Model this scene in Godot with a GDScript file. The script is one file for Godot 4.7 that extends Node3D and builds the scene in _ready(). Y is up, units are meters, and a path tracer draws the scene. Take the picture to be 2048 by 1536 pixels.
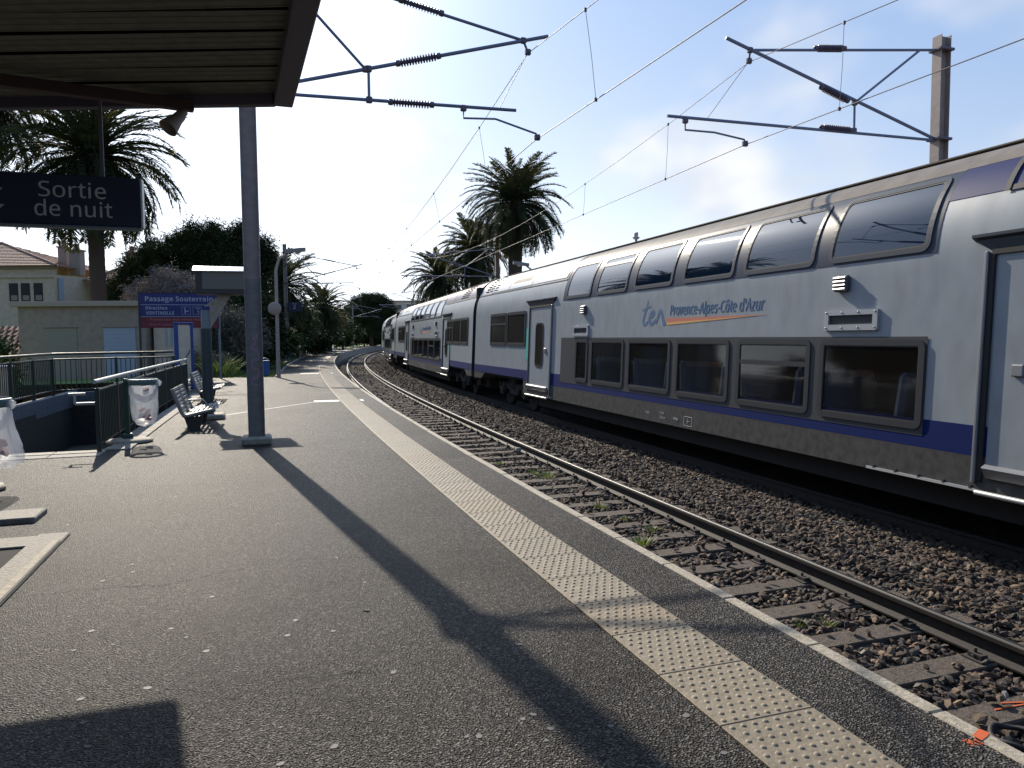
extends Node3D
# A station platform on a right-hand curve, a double-deck train standing on the far track.
# Track geometry: one circle; P(s, d, h) = arc length along the platform edge, metres to the right of it, height above the platform.
const CX := 493.940
const CZ := 172.038
const R := 520.2455
const TH0 := -0.335
const HR := -0.64            # top of rail
const SUN := Vector3(-0.3757, 0.5446, -0.7498)   # towards the sun
var M := {}
var taken := {}
var rng := RandomNumberGenerator.new()

func _ready() -> void:
	rng.seed = 77
	# ---- camera
	var pitch := 0.0630
	var roll := 0.0079
	var fw := Vector3(0, -sin(pitch), -cos(pitch))
	var r0 := Vector3(1, 0, 0)
	var u0 := r0.cross(fw)
	var r2 := r0 * cos(roll) - u0 * sin(roll)
	var u2 := r0 * sin(roll) + u0 * cos(roll)
	var cam := Camera3D.new()
	cam.name = "camera"
	cam.transform = Transform3D(Basis(r2, u2, -fw), Vector3(0, 1.635, 0))
	cam.fov = 54.24
	cam.near = 0.05
	cam.far = 4000.0
	add_child(cam)
	cam.current = true
	# ---- sky, exposure, air
	var env := Environment.new()
	env.background_mode = Environment.BG_SKY
	var sky := Sky.new()
	var pm := PanoramaSkyMaterial.new()
	pm.panorama = sky_picture()
	sky.sky_material = pm
	env.sky = sky
	env.background_energy_multiplier = 0.52
	env.tonemap_mode = Environment.TONE_MAPPER_LINEAR
	env.tonemap_exposure = 1.34
	env.sdfgi_enabled = true
	env.ssao_enabled = true
	env.ssil_enabled = true
	var we := WorldEnvironment.new()
	we.name = "world"
	we.environment = env
	add_child(we)
	# ---- sun
	var sun := DirectionalLight3D.new()
	sun.name = "sun"
	sun.light_energy = 1.6
	sun.light_color = Color(1.0, 0.955, 0.88)
	sun.light_angular_distance = 0.5
	sun.shadow_enabled = true
	sun.look_at_from_position(SUN * 100.0, Vector3.ZERO)
	add_child(sun)
	materials()
	ground()
	platform()
	tracks()
	train()
	catenary()
	canopy()
	stairs()
	furniture()
	buildings()
	vegetation()
	small_things()

# ------------------------------------------------------------------ frames
func P(s: float, d: float, h: float) -> Vector3:
	var th := TH0 + s / R
	return Vector3(CX - (R - d) * cos(th), h, -(CZ + (R - d) * sin(th)))

func F(s: float, d: float, h: float) -> Transform3D:      # x along the track away from the camera, y up, z to the right
	var th := TH0 + s / R
	return Transform3D(Basis(Vector3(sin(th), 0, -cos(th)), Vector3.UP, Vector3(cos(th), 0, sin(th))), P(s, d, h))

func W(x: float, z: float, h: float) -> Vector3:
	return Vector3(x, h, -z)

func T(o: Vector3, yaw := 0.0, sc := 1.0) -> Transform3D:
	return Transform3D(Basis(Vector3.UP, yaw).scaled(Vector3.ONE * sc), o)

# ------------------------------------------------------------------ naming
func numbered(n: String) -> String:
	if not taken.has(n):
		taken[n] = 0
		return n
	taken[n] += 1
	return "%s_%03d" % [n, taken[n]]

func tag(o: Node, label: String, category := "", group := "", kind := "") -> void:
	if label: o.set_meta("label", label)
	if category: o.set_meta("category", category)
	if group: o.set_meta("group", group)
	if kind: o.set_meta("kind", kind)

func thing(called: String, label: String, category: String, xf := Transform3D(), group := "") -> Node3D:
	var o := Node3D.new()
	o.name = numbered(called)
	o.transform = xf
	add_child(o, true)
	tag(o, label, category, group)
	return o

func solo(called: String, mesh: Mesh, m: Material, label: String, category: String, xf := Transform3D(), group := "", kind := "") -> MeshInstance3D:
	var o := MeshInstance3D.new()
	o.name = numbered(called)
	o.mesh = mesh
	o.material_override = m
	o.transform = xf
	add_child(o, true)
	tag(o, label, category, group, kind)
	return o

func part(par: Node3D, called: String, mesh: Mesh, m: Material, xf := Transform3D(), label := "") -> MeshInstance3D:
	var o := MeshInstance3D.new()
	var n := called
	var k := 0
	while par.has_node(n):
		k += 1
		n = "%s_%03d" % [called, k]
	o.name = n
	o.mesh = mesh
	o.material_override = m
	o.transform = xf
	par.add_child(o, true)
	if label: o.set_meta("label", label)
	return o

func pieces(par: Node3D, called: String, b: MB, m: Material) -> void:      # each shape of the builder a part of its own
	for q in b.split(): part(par, called, q.mesh(), m)

func fast(par: Node3D, called: String, i: int, mesh: Mesh, m: Material, xf := Transform3D()) -> MeshInstance3D:   # numbered by its maker: no search
	var o := MeshInstance3D.new()
	o.name = called if i == 0 else "%s_%03d" % [called, i]
	o.mesh = mesh
	o.material_override = m
	o.transform = xf
	par.add_child(o)
	return o

func copy(o: Node3D, xf: Transform3D, label: String, called := "") -> Node3D:
	var c: Node3D = o.duplicate()
	var b: String = called if called else str(o.name).get_slice("_0", 0)
	c.name = numbered(b)
	c.transform = xf
	add_child(c, true)
	if label: c.set_meta("label", label)
	return c

func scatter(mesh: Mesh, m: Material, xfs: Array, cols: Array) -> MultiMeshInstance3D:
	var mm := MultiMesh.new()
	mm.transform_format = MultiMesh.TRANSFORM_3D
	mm.use_colors = not cols.is_empty()
	mm.mesh = mesh
	mm.instance_count = xfs.size()
	for i in xfs.size():
		mm.set_instance_transform(i, xfs[i])
		if not cols.is_empty():
			mm.set_instance_color(i, cols[i])
	var o := MultiMeshInstance3D.new()
	o.multimesh = mm
	o.material_override = m
	return o

# ------------------------------------------------------------------ mesh builder
class MB:
	var v := PackedVector3Array()
	var ix := PackedInt32Array()
	var c := PackedColorArray()
	var uv := PackedVector2Array()
	var colored := false
	var marks := []            # where each shape begins: [first vertex, first index]
	func mark() -> void:
		marks.append([v.size(), ix.size()])
	func vert(p: Vector3) -> int:
		v.append(p)
		return v.size() - 1
	func tri(a: Vector3, b: Vector3, d: Vector3) -> void:
		var i := v.size()
		v.append(a); v.append(b); v.append(d)
		ix.append(i); ix.append(i + 1); ix.append(i + 2)
	func quad(a: Vector3, b: Vector3, d: Vector3, e: Vector3) -> void:
		var i := v.size()
		v.append(a); v.append(b); v.append(d); v.append(e)
		for k in [0, 1, 2, 0, 2, 3]: ix.append(i + k)
	func box(ctr: Vector3, size: Vector3, b := Basis(), bev := 0.0) -> MB:
		mark()
		var h := size * 0.5
		if bev <= 0.0:
			var q := []
			for i in 8:
				q.append(ctr + b * Vector3(h.x if i & 1 else -h.x, h.y if i & 2 else -h.y, h.z if i & 4 else -h.z))
			for f in [[0, 2, 3, 1], [4, 5, 7, 6], [0, 1, 5, 4], [2, 6, 7, 3], [0, 4, 6, 2], [1, 3, 7, 5]]:
				quad(q[f[0]], q[f[3]], q[f[2]], q[f[1]])
			return self
		var e := minf(bev, minf(h.x, minf(h.y, h.z)) * 0.95)
		var pt := func(sx: int, sy: int, sz: int, ax: int) -> Vector3:
			var k := Vector3(sx * (h.x - (0.0 if ax == 0 else e)), sy * (h.y - (0.0 if ax == 1 else e)), sz * (h.z - (0.0 if ax == 2 else e)))
			return ctr + b * k
		for sg in [-1, 1]:
			var fx := [pt.call(sg, -1, -1, 0), pt.call(sg, 1, -1, 0), pt.call(sg, 1, 1, 0), pt.call(sg, -1, 1, 0)]
			var fy := [pt.call(-1, sg, -1, 1), pt.call(-1, sg, 1, 1), pt.call(1, sg, 1, 1), pt.call(1, sg, -1, 1)]
			var fz := [pt.call(-1, -1, sg, 2), pt.call(1, -1, sg, 2), pt.call(1, 1, sg, 2), pt.call(-1, 1, sg, 2)]
			for g in [fx, fy, fz]:
				if sg > 0: quad(g[3], g[2], g[1], g[0])
				else: quad(g[0], g[1], g[2], g[3])
		for a in [-1, 1]:
			for d in [-1, 1]:
				var q1 := [pt.call(-1, a, d, 1), pt.call(1, a, d, 1), pt.call(1, a, d, 2), pt.call(-1, a, d, 2)]
				var q2 := [pt.call(a, -1, d, 0), pt.call(a, 1, d, 0), pt.call(a, 1, d, 2), pt.call(a, -1, d, 2)]
				var q3 := [pt.call(a, d, -1, 0), pt.call(a, d, 1, 0), pt.call(a, d, 1, 1), pt.call(a, d, -1, 1)]
				if a * d > 0:
					quad(q1[3], q1[2], q1[1], q1[0]); quad(q2[0], q2[1], q2[2], q2[3]); quad(q3[3], q3[2], q3[1], q3[0])
				else:
					quad(q1[0], q1[1], q1[2], q1[3]); quad(q2[3], q2[2], q2[1], q2[0]); quad(q3[0], q3[1], q3[2], q3[3])
				for f in [-1, 1]:
					if a * d * f > 0: tri(pt.call(a, d, f, 0), pt.call(a, d, f, 2), pt.call(a, d, f, 1))
					else: tri(pt.call(a, d, f, 0), pt.call(a, d, f, 1), pt.call(a, d, f, 2))
		return self
	func tube(pts: Array, rad, n := 8, caps := true) -> MB:      # rad: a number or one per point
		mark()
		var rings := []
		var up := Vector3.UP
		for i in pts.size():
			var t: Vector3 = (pts[mini(i + 1, pts.size() - 1)] - pts[maxi(i - 1, 0)]).normalized()
			if i == 0 and absf(t.dot(up)) > 0.9: up = Vector3.RIGHT
			var a := t.cross(up).normalized()
			if a.length() < 0.5: a = t.cross(Vector3.FORWARD).normalized()
			var bb := a.cross(t).normalized()
			up = bb
			var rr: float = rad[i] if rad is Array else rad
			var ring := []
			for k in n:
				var w := TAU * k / n
				ring.append(vert(pts[i] + (a * cos(w) + bb * sin(w)) * rr))
			rings.append(ring)
		for i in rings.size() - 1:
			for k in n:
				var k2 := (k + 1) % n
				for q in [rings[i][k], rings[i + 1][k], rings[i + 1][k2], rings[i][k], rings[i + 1][k2], rings[i][k2]]: ix.append(q)
		if caps:
			for e in [0, rings.size() - 1]:
				var ci := vert(pts[e])
				var start := v.size()
				for k in n: v.append(v[rings[e][k]])
				for k in n:
					var k2 := (k + 1) % n
					ix.append(ci)
					ix.append(start + (k if e == 0 else k2)); ix.append(start + (k2 if e == 0 else k))
		return self
	func lathe(prof: Array, n: int, xf := Transform3D()) -> MB:     # prof: Vector2(radius, height) upwards
		mark()
		var rings := []
		for p in prof:
			var ring := []
			for k in n:
				var w := TAU * k / n
				ring.append(vert(xf * Vector3(cos(w) * p.x, p.y, sin(w) * p.x)))
			rings.append(ring)
		for i in rings.size() - 1:
			for k in n:
				var k2 := (k + 1) % n
				for q in [rings[i][k], rings[i][k2], rings[i + 1][k2], rings[i][k], rings[i + 1][k2], rings[i + 1][k]]: ix.append(q)
		return self
	func poly(pts: Array, depth: Vector3) -> MB:                     # a flat outline given a thickness
		mark()
		var nrm := Vector3.ZERO
		for i in range(1, pts.size() - 1): nrm += (pts[i] - pts[0]).cross(pts[i + 1] - pts[0])
		var ax := nrm.normalized()
		var e1: Vector3 = (pts[1] - pts[0]).normalized()
		var e2 := ax.cross(e1)
		var flat := PackedVector2Array()
		for p in pts: flat.append(Vector2((p - pts[0]).dot(e1), (p - pts[0]).dot(e2)))
		var t := Geometry2D.triangulate_polygon(flat)
		for side in (2 if depth.length() > 0.0 else 1):
			var base := v.size()
			for p in pts: v.append(p + depth * side)
			for k in range(0, t.size(), 3):
				ix.append(base + t[k]); ix.append(base + t[k + 1]); ix.append(base + t[k + 2])
		if depth.length() > 0.0:
			for i in pts.size():
				var j := (i + 1) % pts.size()
				quad(pts[i], pts[j], pts[j] + depth, pts[i] + depth)
		return self
	func split() -> Array:                          # one builder per shape
		var out := []
		for k in marks.size():
			var q := MB.new()
			var v1: int = marks[k + 1][0] if k + 1 < marks.size() else v.size()
			var i1: int = marks[k + 1][1] if k + 1 < marks.size() else ix.size()
			q.v = v.slice(marks[k][0], v1)
			for i in ix.slice(marks[k][1], i1): q.ix.append(i - marks[k][0])
			out.append(q)
		return out
	func mesh() -> ArrayMesh:
		var nn := PackedVector3Array()
		nn.resize(v.size())
		for k in range(0, ix.size(), 3):
			var a := ix[k]; var b := ix[k + 1]; var d := ix[k + 2]
			var f := (v[d] - v[a]).cross(v[b] - v[a])
			nn[a] += f; nn[b] += f; nn[d] += f
		for k in nn.size(): nn[k] = nn[k].normalized() if nn[k].length_squared() > 1e-24 else Vector3.UP
		var arr := []
		arr.resize(Mesh.ARRAY_MAX)
		arr[Mesh.ARRAY_VERTEX] = v
		arr[Mesh.ARRAY_NORMAL] = nn
		arr[Mesh.ARRAY_INDEX] = ix
		if colored: arr[Mesh.ARRAY_COLOR] = c
		if uv.size() == v.size(): arr[Mesh.ARRAY_TEX_UV] = uv
		var m := ArrayMesh.new()
		m.add_surface_from_arrays(Mesh.PRIMITIVE_TRIANGLES, arr)
		return m

func bx(size: Vector3, ctr := Vector3.ZERO, bev := 0.0) -> ArrayMesh:
	return MB.new().box(ctr, size, Basis(), bev).mesh()

func tb(pts: Array, rad, n := 8) -> ArrayMesh:
	return MB.new().tube(pts, rad, n).mesh()

# ------------------------------------------------------------------ materials
func lin(r: float, g: float, b: float) -> Color:
	return Color(r, g, b).linear_to_srgb()

func flat_mat(c: Color, rough := 0.7, metal := 0.0, spec := 0.5) -> StandardMaterial3D:
	var m := StandardMaterial3D.new()
	m.albedo_color = c
	m.roughness = rough
	m.metallic = metal
	m.metallic_specular = spec
	return m

func noise_tex(freq: float, ramp: Array, kind := FastNoiseLite.TYPE_SIMPLEX_SMOOTH, octaves := 4, size := 512, sd := 1, bump := 0.0) -> NoiseTexture2D:
	var n := FastNoiseLite.new()
	n.seed = sd
	n.noise_type = kind
	n.frequency = freq
	n.fractal_octaves = octaves
	if octaves <= 1: n.fractal_type = FastNoiseLite.FRACTAL_NONE
	if kind == FastNoiseLite.TYPE_CELLULAR:
		n.cellular_return_type = FastNoiseLite.RETURN_CELL_VALUE if bump == 0.0 else FastNoiseLite.RETURN_DISTANCE
	var t := NoiseTexture2D.new()
	t.width = size
	t.height = size
	t.seamless = kind != FastNoiseLite.TYPE_CELLULAR
	t.noise = n
	if bump > 0.0:
		t.as_normal_map = true
		t.bump_strength = bump
	else:
		var g := Gradient.new()
		var off := PackedFloat32Array()
		var cs := PackedColorArray()
		for k in ramp.size():
			off.append(float(k) / (ramp.size() - 1))
			cs.append(ramp[k])
		g.offsets = off
		g.colors = cs
		t.color_ramp = g
	return t

func tri_mat(tex: Texture2D, metres: float, rough: float, nrm: Texture2D = null, nscale := 1.0, metal := 0.0, world := true) -> StandardMaterial3D:
	var m := StandardMaterial3D.new()
	m.albedo_texture = tex
	m.uv1_triplanar = true
	m.uv1_world_triplanar = world
	m.uv1_scale = Vector3.ONE / metres
	m.roughness = rough
	m.metallic = metal
	if nrm:
		m.normal_enabled = true
		m.normal_texture = nrm
		m.normal_scale = nscale
	return m

func materials() -> void:
	var simp := FastNoiseLite.TYPE_SIMPLEX_SMOOTH
	var cell := FastNoiseLite.TYPE_CELLULAR
	var grain_sparkle := noise_tex(0.20, [lin(.009, .008, .0075), lin(.023, .0205, .0185), lin(.038, .034, .0305), lin(.072, .0655, .059), lin(.22, .20, .18)], cell, 1, 1024, 3)  # stone grain; its palest grains are sun sparkle painted into the colour
	var grain_n := noise_tex(0.20, [], cell, 1, 1024, 3, 9.0)
	M.asphalt = tri_mat(grain_sparkle, 1.9, 0.52, grain_n, 1.0)
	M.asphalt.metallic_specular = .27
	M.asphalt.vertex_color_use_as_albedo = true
	var rough_n := noise_tex(0.05, [], simp, 4, 512, 5, 5.0)
	M.concrete = tri_mat(noise_tex(0.03, [lin(.12, .108, .092), lin(.19, .172, .146), lin(.23, .21, .18), lin(.28, .26, .225)], simp, 5, 512, 7), 0.9, 0.8, rough_n, 0.5)
	M.coping = tri_mat(noise_tex(0.02, [lin(.16, .14, .105), lin(.265, .235, .18), lin(.32, .28, .22), lin(.38, .34, .27)], simp, 5, 512, 8), 0.8, 0.8, rough_n, 0.5)
	M.tactile = tri_mat(noise_tex(0.016, [lin(.14, .11, .072), lin(.18, .147, .098), lin(.20, .163, .11), lin(.235, .193, .133)], simp, 5, 512, 9), 1.1, 0.62, rough_n, 0.25)
	M.tactile_b = M.tactile.duplicate()
	M.tactile_b.albedo_color = Color(.975, .98, .99)
	M.tactile_c = M.tactile.duplicate()
	M.tactile_c.albedo_color = Color(1.0, .975, .95)
	M.tactile_far = M.tactile.duplicate()
	M.tactile_far.albedo_color = Color(.97, .94, .93)
	M.white_paint = flat_mat(lin(.42, .415, .40), .6)
	M.gum = flat_mat(lin(.115, .112, .108), .7)
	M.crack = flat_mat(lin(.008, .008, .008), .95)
	M.bed = tri_mat(noise_tex(0.12, [lin(.012, .01, .009), lin(.05, .042, .036), lin(.085, .07, .058), lin(.14, .12, .10)], cell, 1, 1024, 11), 2.6, .95, noise_tex(0.12, [], cell, 1, 1024, 11, 12.0), 1.0)
	M.stone = flat_mat(Color.WHITE, .85)
	M.stone.vertex_color_use_as_albedo = true
	M.sleeper = tri_mat(noise_tex(0.02, [lin(.03, .022, .017), lin(.058, .044, .034), lin(.08, .062, .049), lin(.105, .084, .068)], simp, 5, 512, 12), .7, .9, rough_n, .8)
	M.rail = tri_mat(noise_tex(0.03, [lin(.010, .008, .007), lin(.022, .017, .0135), lin(.036, .027, .021)], simp, 4, 256, 13), .5, .75)
	M.rail_top = flat_mat(lin(.10, .10, .10), .46, 1.0)
	M.iron = flat_mat(lin(.035, .028, .024), .8)
	M.soil = tri_mat(noise_tex(0.02, [lin(.05, .045, .03), lin(.10, .085, .055), lin(.15, .125, .085)], simp, 5, 512, 14), 6.0, .95)
	M.grass = tri_mat(noise_tex(0.03, [lin(.05, .085, .015), lin(.10, .16, .03), lin(.15, .20, .05), lin(.18, .19, .07)], simp, 5, 512, 15), 3.0, .95)
	M.blade = flat_mat(lin(.085, .125, .03), .7)
	M.blade.backlight_enabled = true
	M.blade.backlight = Color(.3, .34, .14)
	M.blade.vertex_color_use_as_albedo = true
	M.blade_plain = M.blade.duplicate()
	M.blade_plain.vertex_color_use_as_albedo = false
	# train
	var dirt := noise_tex(0.012, [lin(.24, .258, .27), lin(.268, .29, .306), lin(.282, .306, .324), lin(.298, .322, .342)], simp, 5, 512, 21)
	var dents := noise_tex(0.01, [], simp, 2, 256, 22, 1.2)
	M.body = tri_mat(dirt, 2.6, .38, dents, .3, 0.0, false)
	M.body.uv1_scale = Vector3(.5, .2, .5)
	M.skirt = tri_mat(noise_tex(0.02, [lin(.05, .049, .047), lin(.075, .073, .07), lin(.095, .092, .088)], simp, 5, 512, 23), 1.7, .5, null, 0, 0, false)
	M.band = flat_mat(lin(.07, .07, .072), .42)
	M.upband = flat_mat(lin(.045, .055, .08), .38)
	M.stripe = flat_mat(lin(.004, .015, .095), .65)
	M.bluepanel = flat_mat(lin(.022, .03, .10), .5)
	M.roof = tri_mat(noise_tex(0.012, [lin(.15, .125, .098), lin(.20, .17, .135), lin(.245, .212, .17)], simp, 5, 512, 24), 2.2, .42, null, 0, 0, false)
	M.hatch = flat_mat(lin(.34, .35, .365), .32)
	M.frame_dark = flat_mat(lin(.055, .055, .058), .35)
	M.frame_light = flat_mat(lin(.075, .08, .09), .36)
	M.glass = flat_mat(lin(.004, .011, .026), .03, 0.0, .72)
	M.glass_low = flat_mat(lin(.028, .026, .023), .12, 0.0, .40)
	M.pane_low = flat_mat(Color(.13, .125, .115, .42), .05, 0.0, .42)
	M.pane_low.transparency = BaseMaterial3D.TRANSPARENCY_ALPHA
	M.interior = flat_mat(lin(.11, .105, .10), .8)
	M.seat = flat_mat(lin(.10, .12, .19), .85)
	M.head_rest = flat_mat(lin(.30, .30, .30), .8)
	M.lamp_warm = flat_mat(lin(.5, .3, .1), .6)
	M.lamp_warm.emission_enabled = true
	M.lamp_warm.emission = Color(1.0, .62, .18)
	M.lamp_warm.emission_energy_multiplier = .55
	M.rubber = flat_mat(lin(.012, .012, .013), .7)
	M.steel = flat_mat(lin(.26, .265, .27), .4, .5)
	M.under = flat_mat(lin(.02, .018, .016), .85)
	M.logo = flat_mat(lin(.065, .135, .255), .45)
	M.logo_shade = flat_mat(lin(.36, .37, .40), .45)
	M.swoosh_r = flat_mat(lin(.50, .16, .10), .45)
	M.swoosh_o = flat_mat(lin(.66, .34, .10), .45)
	M.teal = flat_mat(lin(.05, .38, .32), .5)
	M.warm = flat_mat(lin(.35, .2, .05), .5)
	for k in ["skirt", "band", "upband", "stripe", "bluepanel", "roof", "frame_dark", "frame_light", "glass_low"]: M[k].metallic_specular = .22
	M.body.metallic_specular = .33
	# metal work
	M.mast = tri_mat(noise_tex(0.02, [lin(.26, .20, .172), lin(.32, .25, .218), lin(.37, .295, .26)], simp, 4, 256, 31), 1.0, .62)
	M.mast_low = tri_mat(noise_tex(0.03, [lin(.17, .155, .14), lin(.225, .21, .19), lin(.27, .252, .23)], simp, 5, 256, 32), .8, .6)
	M.galv = flat_mat(lin(.16, .18, .26), .55, .1)
	M.insul = flat_mat(lin(.10, .075, .10), .4)
	M.wire = flat_mat(lin(.10, .09, .09), .55, .5)
	M.canopy_steel = flat_mat(lin(.13, .115, .15), .7)
	M.deck = tri_mat(noise_tex(0.02, [lin(.13, .13, .10), lin(.165, .165, .13), lin(.20, .20, .16)], simp, 4, 256, 33), .9, .7)
	M.deck_gap = flat_mat(lin(.015, .014, .018), .9)
	M.rust = flat_mat(lin(.075, .042, .045), .7)
	M.navy = flat_mat(lin(.013, .014, .045), .5)
	M.sign_text = flat_mat(lin(.50, .49, .46), .6)
	M.sign_blue = flat_mat(lin(.010, .015, .11), .5)
	M.sign_red = flat_mat(lin(.13, .010, .018), .5)
	M.sign_line = flat_mat(lin(.30, .32, .38), .5)
	M.sign_dim = flat_mat(lin(.27, .29, .40), .5)
	M.sign_reddim = flat_mat(lin(.28, .12, .13), .5)
	M.alu = flat_mat(lin(.55, .55, .53), .4, .4)
	M.green_rail = flat_mat(lin(.02, .032, .027), .45)
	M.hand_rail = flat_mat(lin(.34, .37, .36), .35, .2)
	M.green_bin = flat_mat(lin(.015, .055, .04), .45)
	M.ring = flat_mat(lin(.10, .16, .155), .4)
	M.bench = flat_mat(lin(.21, .21, .19), .5, .1)
	M.bench_leg = flat_mat(lin(.03, .03, .032), .6)
	M.pole_dark = flat_mat(lin(.03, .042, .045), .45)
	M.pole_light = flat_mat(lin(.16, .20, .22), .5)
	M.screen_box = flat_mat(lin(.13, .125, .10), .55)
	M.screen_frame = flat_mat(lin(.035, .033, .03), .5)
	M.hood = flat_mat(lin(.72, .72, .72), .22)
	M.totem = flat_mat(lin(.012, .06, .22), .45)
	M.bin_blue = flat_mat(lin(.018, .07, .26), .45)
	M.orange = flat_mat(lin(.46, .085, .02), .8)
	M.graffiti = flat_mat(lin(.42, .22, .33), .6)
	M.bag = StandardMaterial3D.new()
	M.bag.albedo_color = Color(.72, .75, .80, .40)
	M.bag.transparency = BaseMaterial3D.TRANSPARENCY_ALPHA
	M.bag.roughness = .35
	M.bag.backlight_enabled = true
	M.bag.backlight = Color(.75, .77, .8)
	M.bag_red = flat_mat(lin(.30, .05, .045), .6)
	M.bag_red.backlight_enabled = true
	M.bag_red.backlight = Color(.4, .1, .08)
	# buildings
	M.render = tri_mat(noise_tex(0.015, [lin(.25, .19, .14), lin(.30, .232, .17), lin(.34, .265, .20)], simp, 5, 512, 41), 3.0, .9)
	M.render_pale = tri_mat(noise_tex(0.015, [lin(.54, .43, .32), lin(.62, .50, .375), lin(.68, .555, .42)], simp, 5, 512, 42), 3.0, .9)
	M.render_blue = flat_mat(lin(.36, .40, .46), .85)
	M.shutter = flat_mat(lin(.33, .36, .40), .7)
	M.shutter_beige = flat_mat(lin(.27, .235, .175), .75)
	M.roof_slab = flat_mat(lin(.36, .285, .21), .85)
	M.tile = tri_mat(noise_tex(0.09, [lin(.16, .08, .055), lin(.25, .13, .09), lin(.31, .18, .13), lin(.38, .27, .21)], cell, 1, 512, 43), 2.0, .85)
	M.win_dark = flat_mat(lin(.05, .05, .055), .2)
	M.curtain = flat_mat(lin(.30, .27, .20), .8)
	M.chimney = flat_mat(lin(.33, .27, .22), .9)
	M.curb_blue = tri_mat(noise_tex(0.03, [lin(.055, .066, .085), lin(.085, .10, .12), lin(.11, .125, .145)], simp, 4, 256, 44), 1.0, .85)
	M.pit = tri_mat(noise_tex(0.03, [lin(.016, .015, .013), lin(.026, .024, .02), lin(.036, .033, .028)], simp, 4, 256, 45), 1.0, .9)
	# plants
	M.trunk = tri_mat(noise_tex(0.05, [lin(.035, .026, .02), lin(.075, .055, .042), lin(.12, .09, .068)], simp, 5, 512, 51), 1.2, .95, noise_tex(0.06, [], cell, 1, 512, 52, 14.0), 1.0, 0.0, false)
	for q in [["frond", .035, .044, .02], ["frond_dead", .055, .041, .027], ["pine", .034, .046, .02], ["leaf", .045, .062, .026], ["olive", .13, .12, .10], ["lilac", .20, .17, .165], ["shrub", .075, .105, .03]]:
		var m := flat_mat(lin(q[1], q[2], q[3]), .75, 0.0, .2)
		m.vertex_color_use_as_albedo = true
		m.backlight_enabled = true
		m.backlight = Color(.2, .2, .1)
		M[q[0]] = m

# ------------------------------------------------------------------ sky
func sky_picture() -> ImageTexture:
	var w := 1024
	var h := 512
	var n := FastNoiseLite.new()
	n.seed = 12
	n.noise_type = FastNoiseLite.TYPE_SIMPLEX_SMOOTH
	n.frequency = 1.0
	n.fractal_octaves = 5
	var data := PackedFloat32Array()
	data.resize(w * h * 3)
	var cdir := dir_of(15.0, 11.5)
	var k := 0
	for j in h:
		var el := PI * 0.5 - PI * (j + 0.5) / h
		for i in w:
			var az := TAU * (i + 0.5) / w
			var e := Vector3(sin(az) * cos(el), sin(el), -cos(az) * cos(el))
			var up := maxf(e.y, 0.0)
			var t := pow(1.0 - up, 3.2)
			var c := Vector3(.26, .52, 1.05).lerp(Vector3(.95, 1.12, 1.28).lerp(Vector3(.60, .80, 1.08), smoothstep(-.1, -.9, Vector2(e.x, e.z).dot(Vector2(SUN.x, SUN.z)) / .838) * .6 + .4 * smoothstep(.9, -.2, Vector2(e.x, e.z).dot(Vector2(SUN.x, SUN.z)) / .838)), t)
			var g := rad_to_deg(acos(clampf(e.dot(SUN), -1.0, 1.0)))
			var daz := rad_to_deg(absf(Vector2(e.x, e.z).angle_to(Vector2(SUN.x, SUN.z))))
			var elv := rad_to_deg(maxf(el, 0.0))
			c += Vector3(1.0, .985, .95) * (3.0 * exp(-g * g / 200.0) + 1.6 * exp(-g / 10.0) + .30 * exp(-g / 30.0) + 1.7 * exp(-elv / 13.0) * exp(-daz * daz / 2025.0))
			if e.y > 0.0:
				var q := e / (e.y + 0.35)
				var f := n.get_noise_3d(q.x * 1.6, q.z * 1.6, 3.0) * 0.5 + 0.5
				var near := exp(-pow(rad_to_deg(acos(clampf(e.dot(cdir), -1.0, 1.0))) / 11.0, 2.0))
				var cov := smoothstep(0.52, 0.86, f + near * 0.26 - 0.05)
				var body := n.get_noise_3d(q.x * 3.1 + 9.0, q.z * 3.1, 1.0) * 0.5 + 0.5
				var cc := Vector3(1.0, 1.07, 1.18).lerp(Vector3(1.4, 1.39, 1.37), smoothstep(.35, .68, body))
				cc += Vector3.ONE * 0.8 * exp(-g / 24.0)
				c = c.lerp(cc, cov * 0.85)
			else:
				c = c.lerp(Vector3(.22, .21, .19), smoothstep(0.0, 0.12, -e.y))
			data[k] = c.x
			data[k + 1] = c.y
			data[k + 2] = c.z
			k += 3
	return ImageTexture.create_from_image(Image.create_from_data(w, h, false, Image.FORMAT_RGBF, data.to_byte_array()))

func dir_of(az: float, el: float) -> Vector3:
	var a := deg_to_rad(az)
	var b := deg_to_rad(el)
	return Vector3(sin(a) * cos(b), sin(b), -cos(a) * cos(b))

# ------------------------------------------------------------------ the setting
func sheet(ss: Array, ds: Array, hf: Callable, skip = null, tint = null) -> ArrayMesh:
	var b := MB.new()
	var nd := ds.size()
	for s in ss:
		for d in ds:
			b.vert(P(s, d, hf.call(s, d)))
			if tint != null:
				b.c.append(tint.call(s, d))
	b.colored = tint != null
	for i in ss.size() - 1:
		for j in nd - 1:
			if skip != null and skip.call((ss[i] + ss[i + 1]) * .5, (ds[j] + ds[j + 1]) * .5): continue
			var a := i * nd + j
			for q in [a, a + nd, a + nd + 1, a, a + nd + 1, a + 1]: b.ix.append(q)
	return b.mesh()

func span(a: float, b: float, step: float) -> Array:
	var out := []
	var n := maxi(1, int(round((b - a) / step)))
	for i in n + 1: out.append(a + (b - a) * i / n)
	return out

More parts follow.
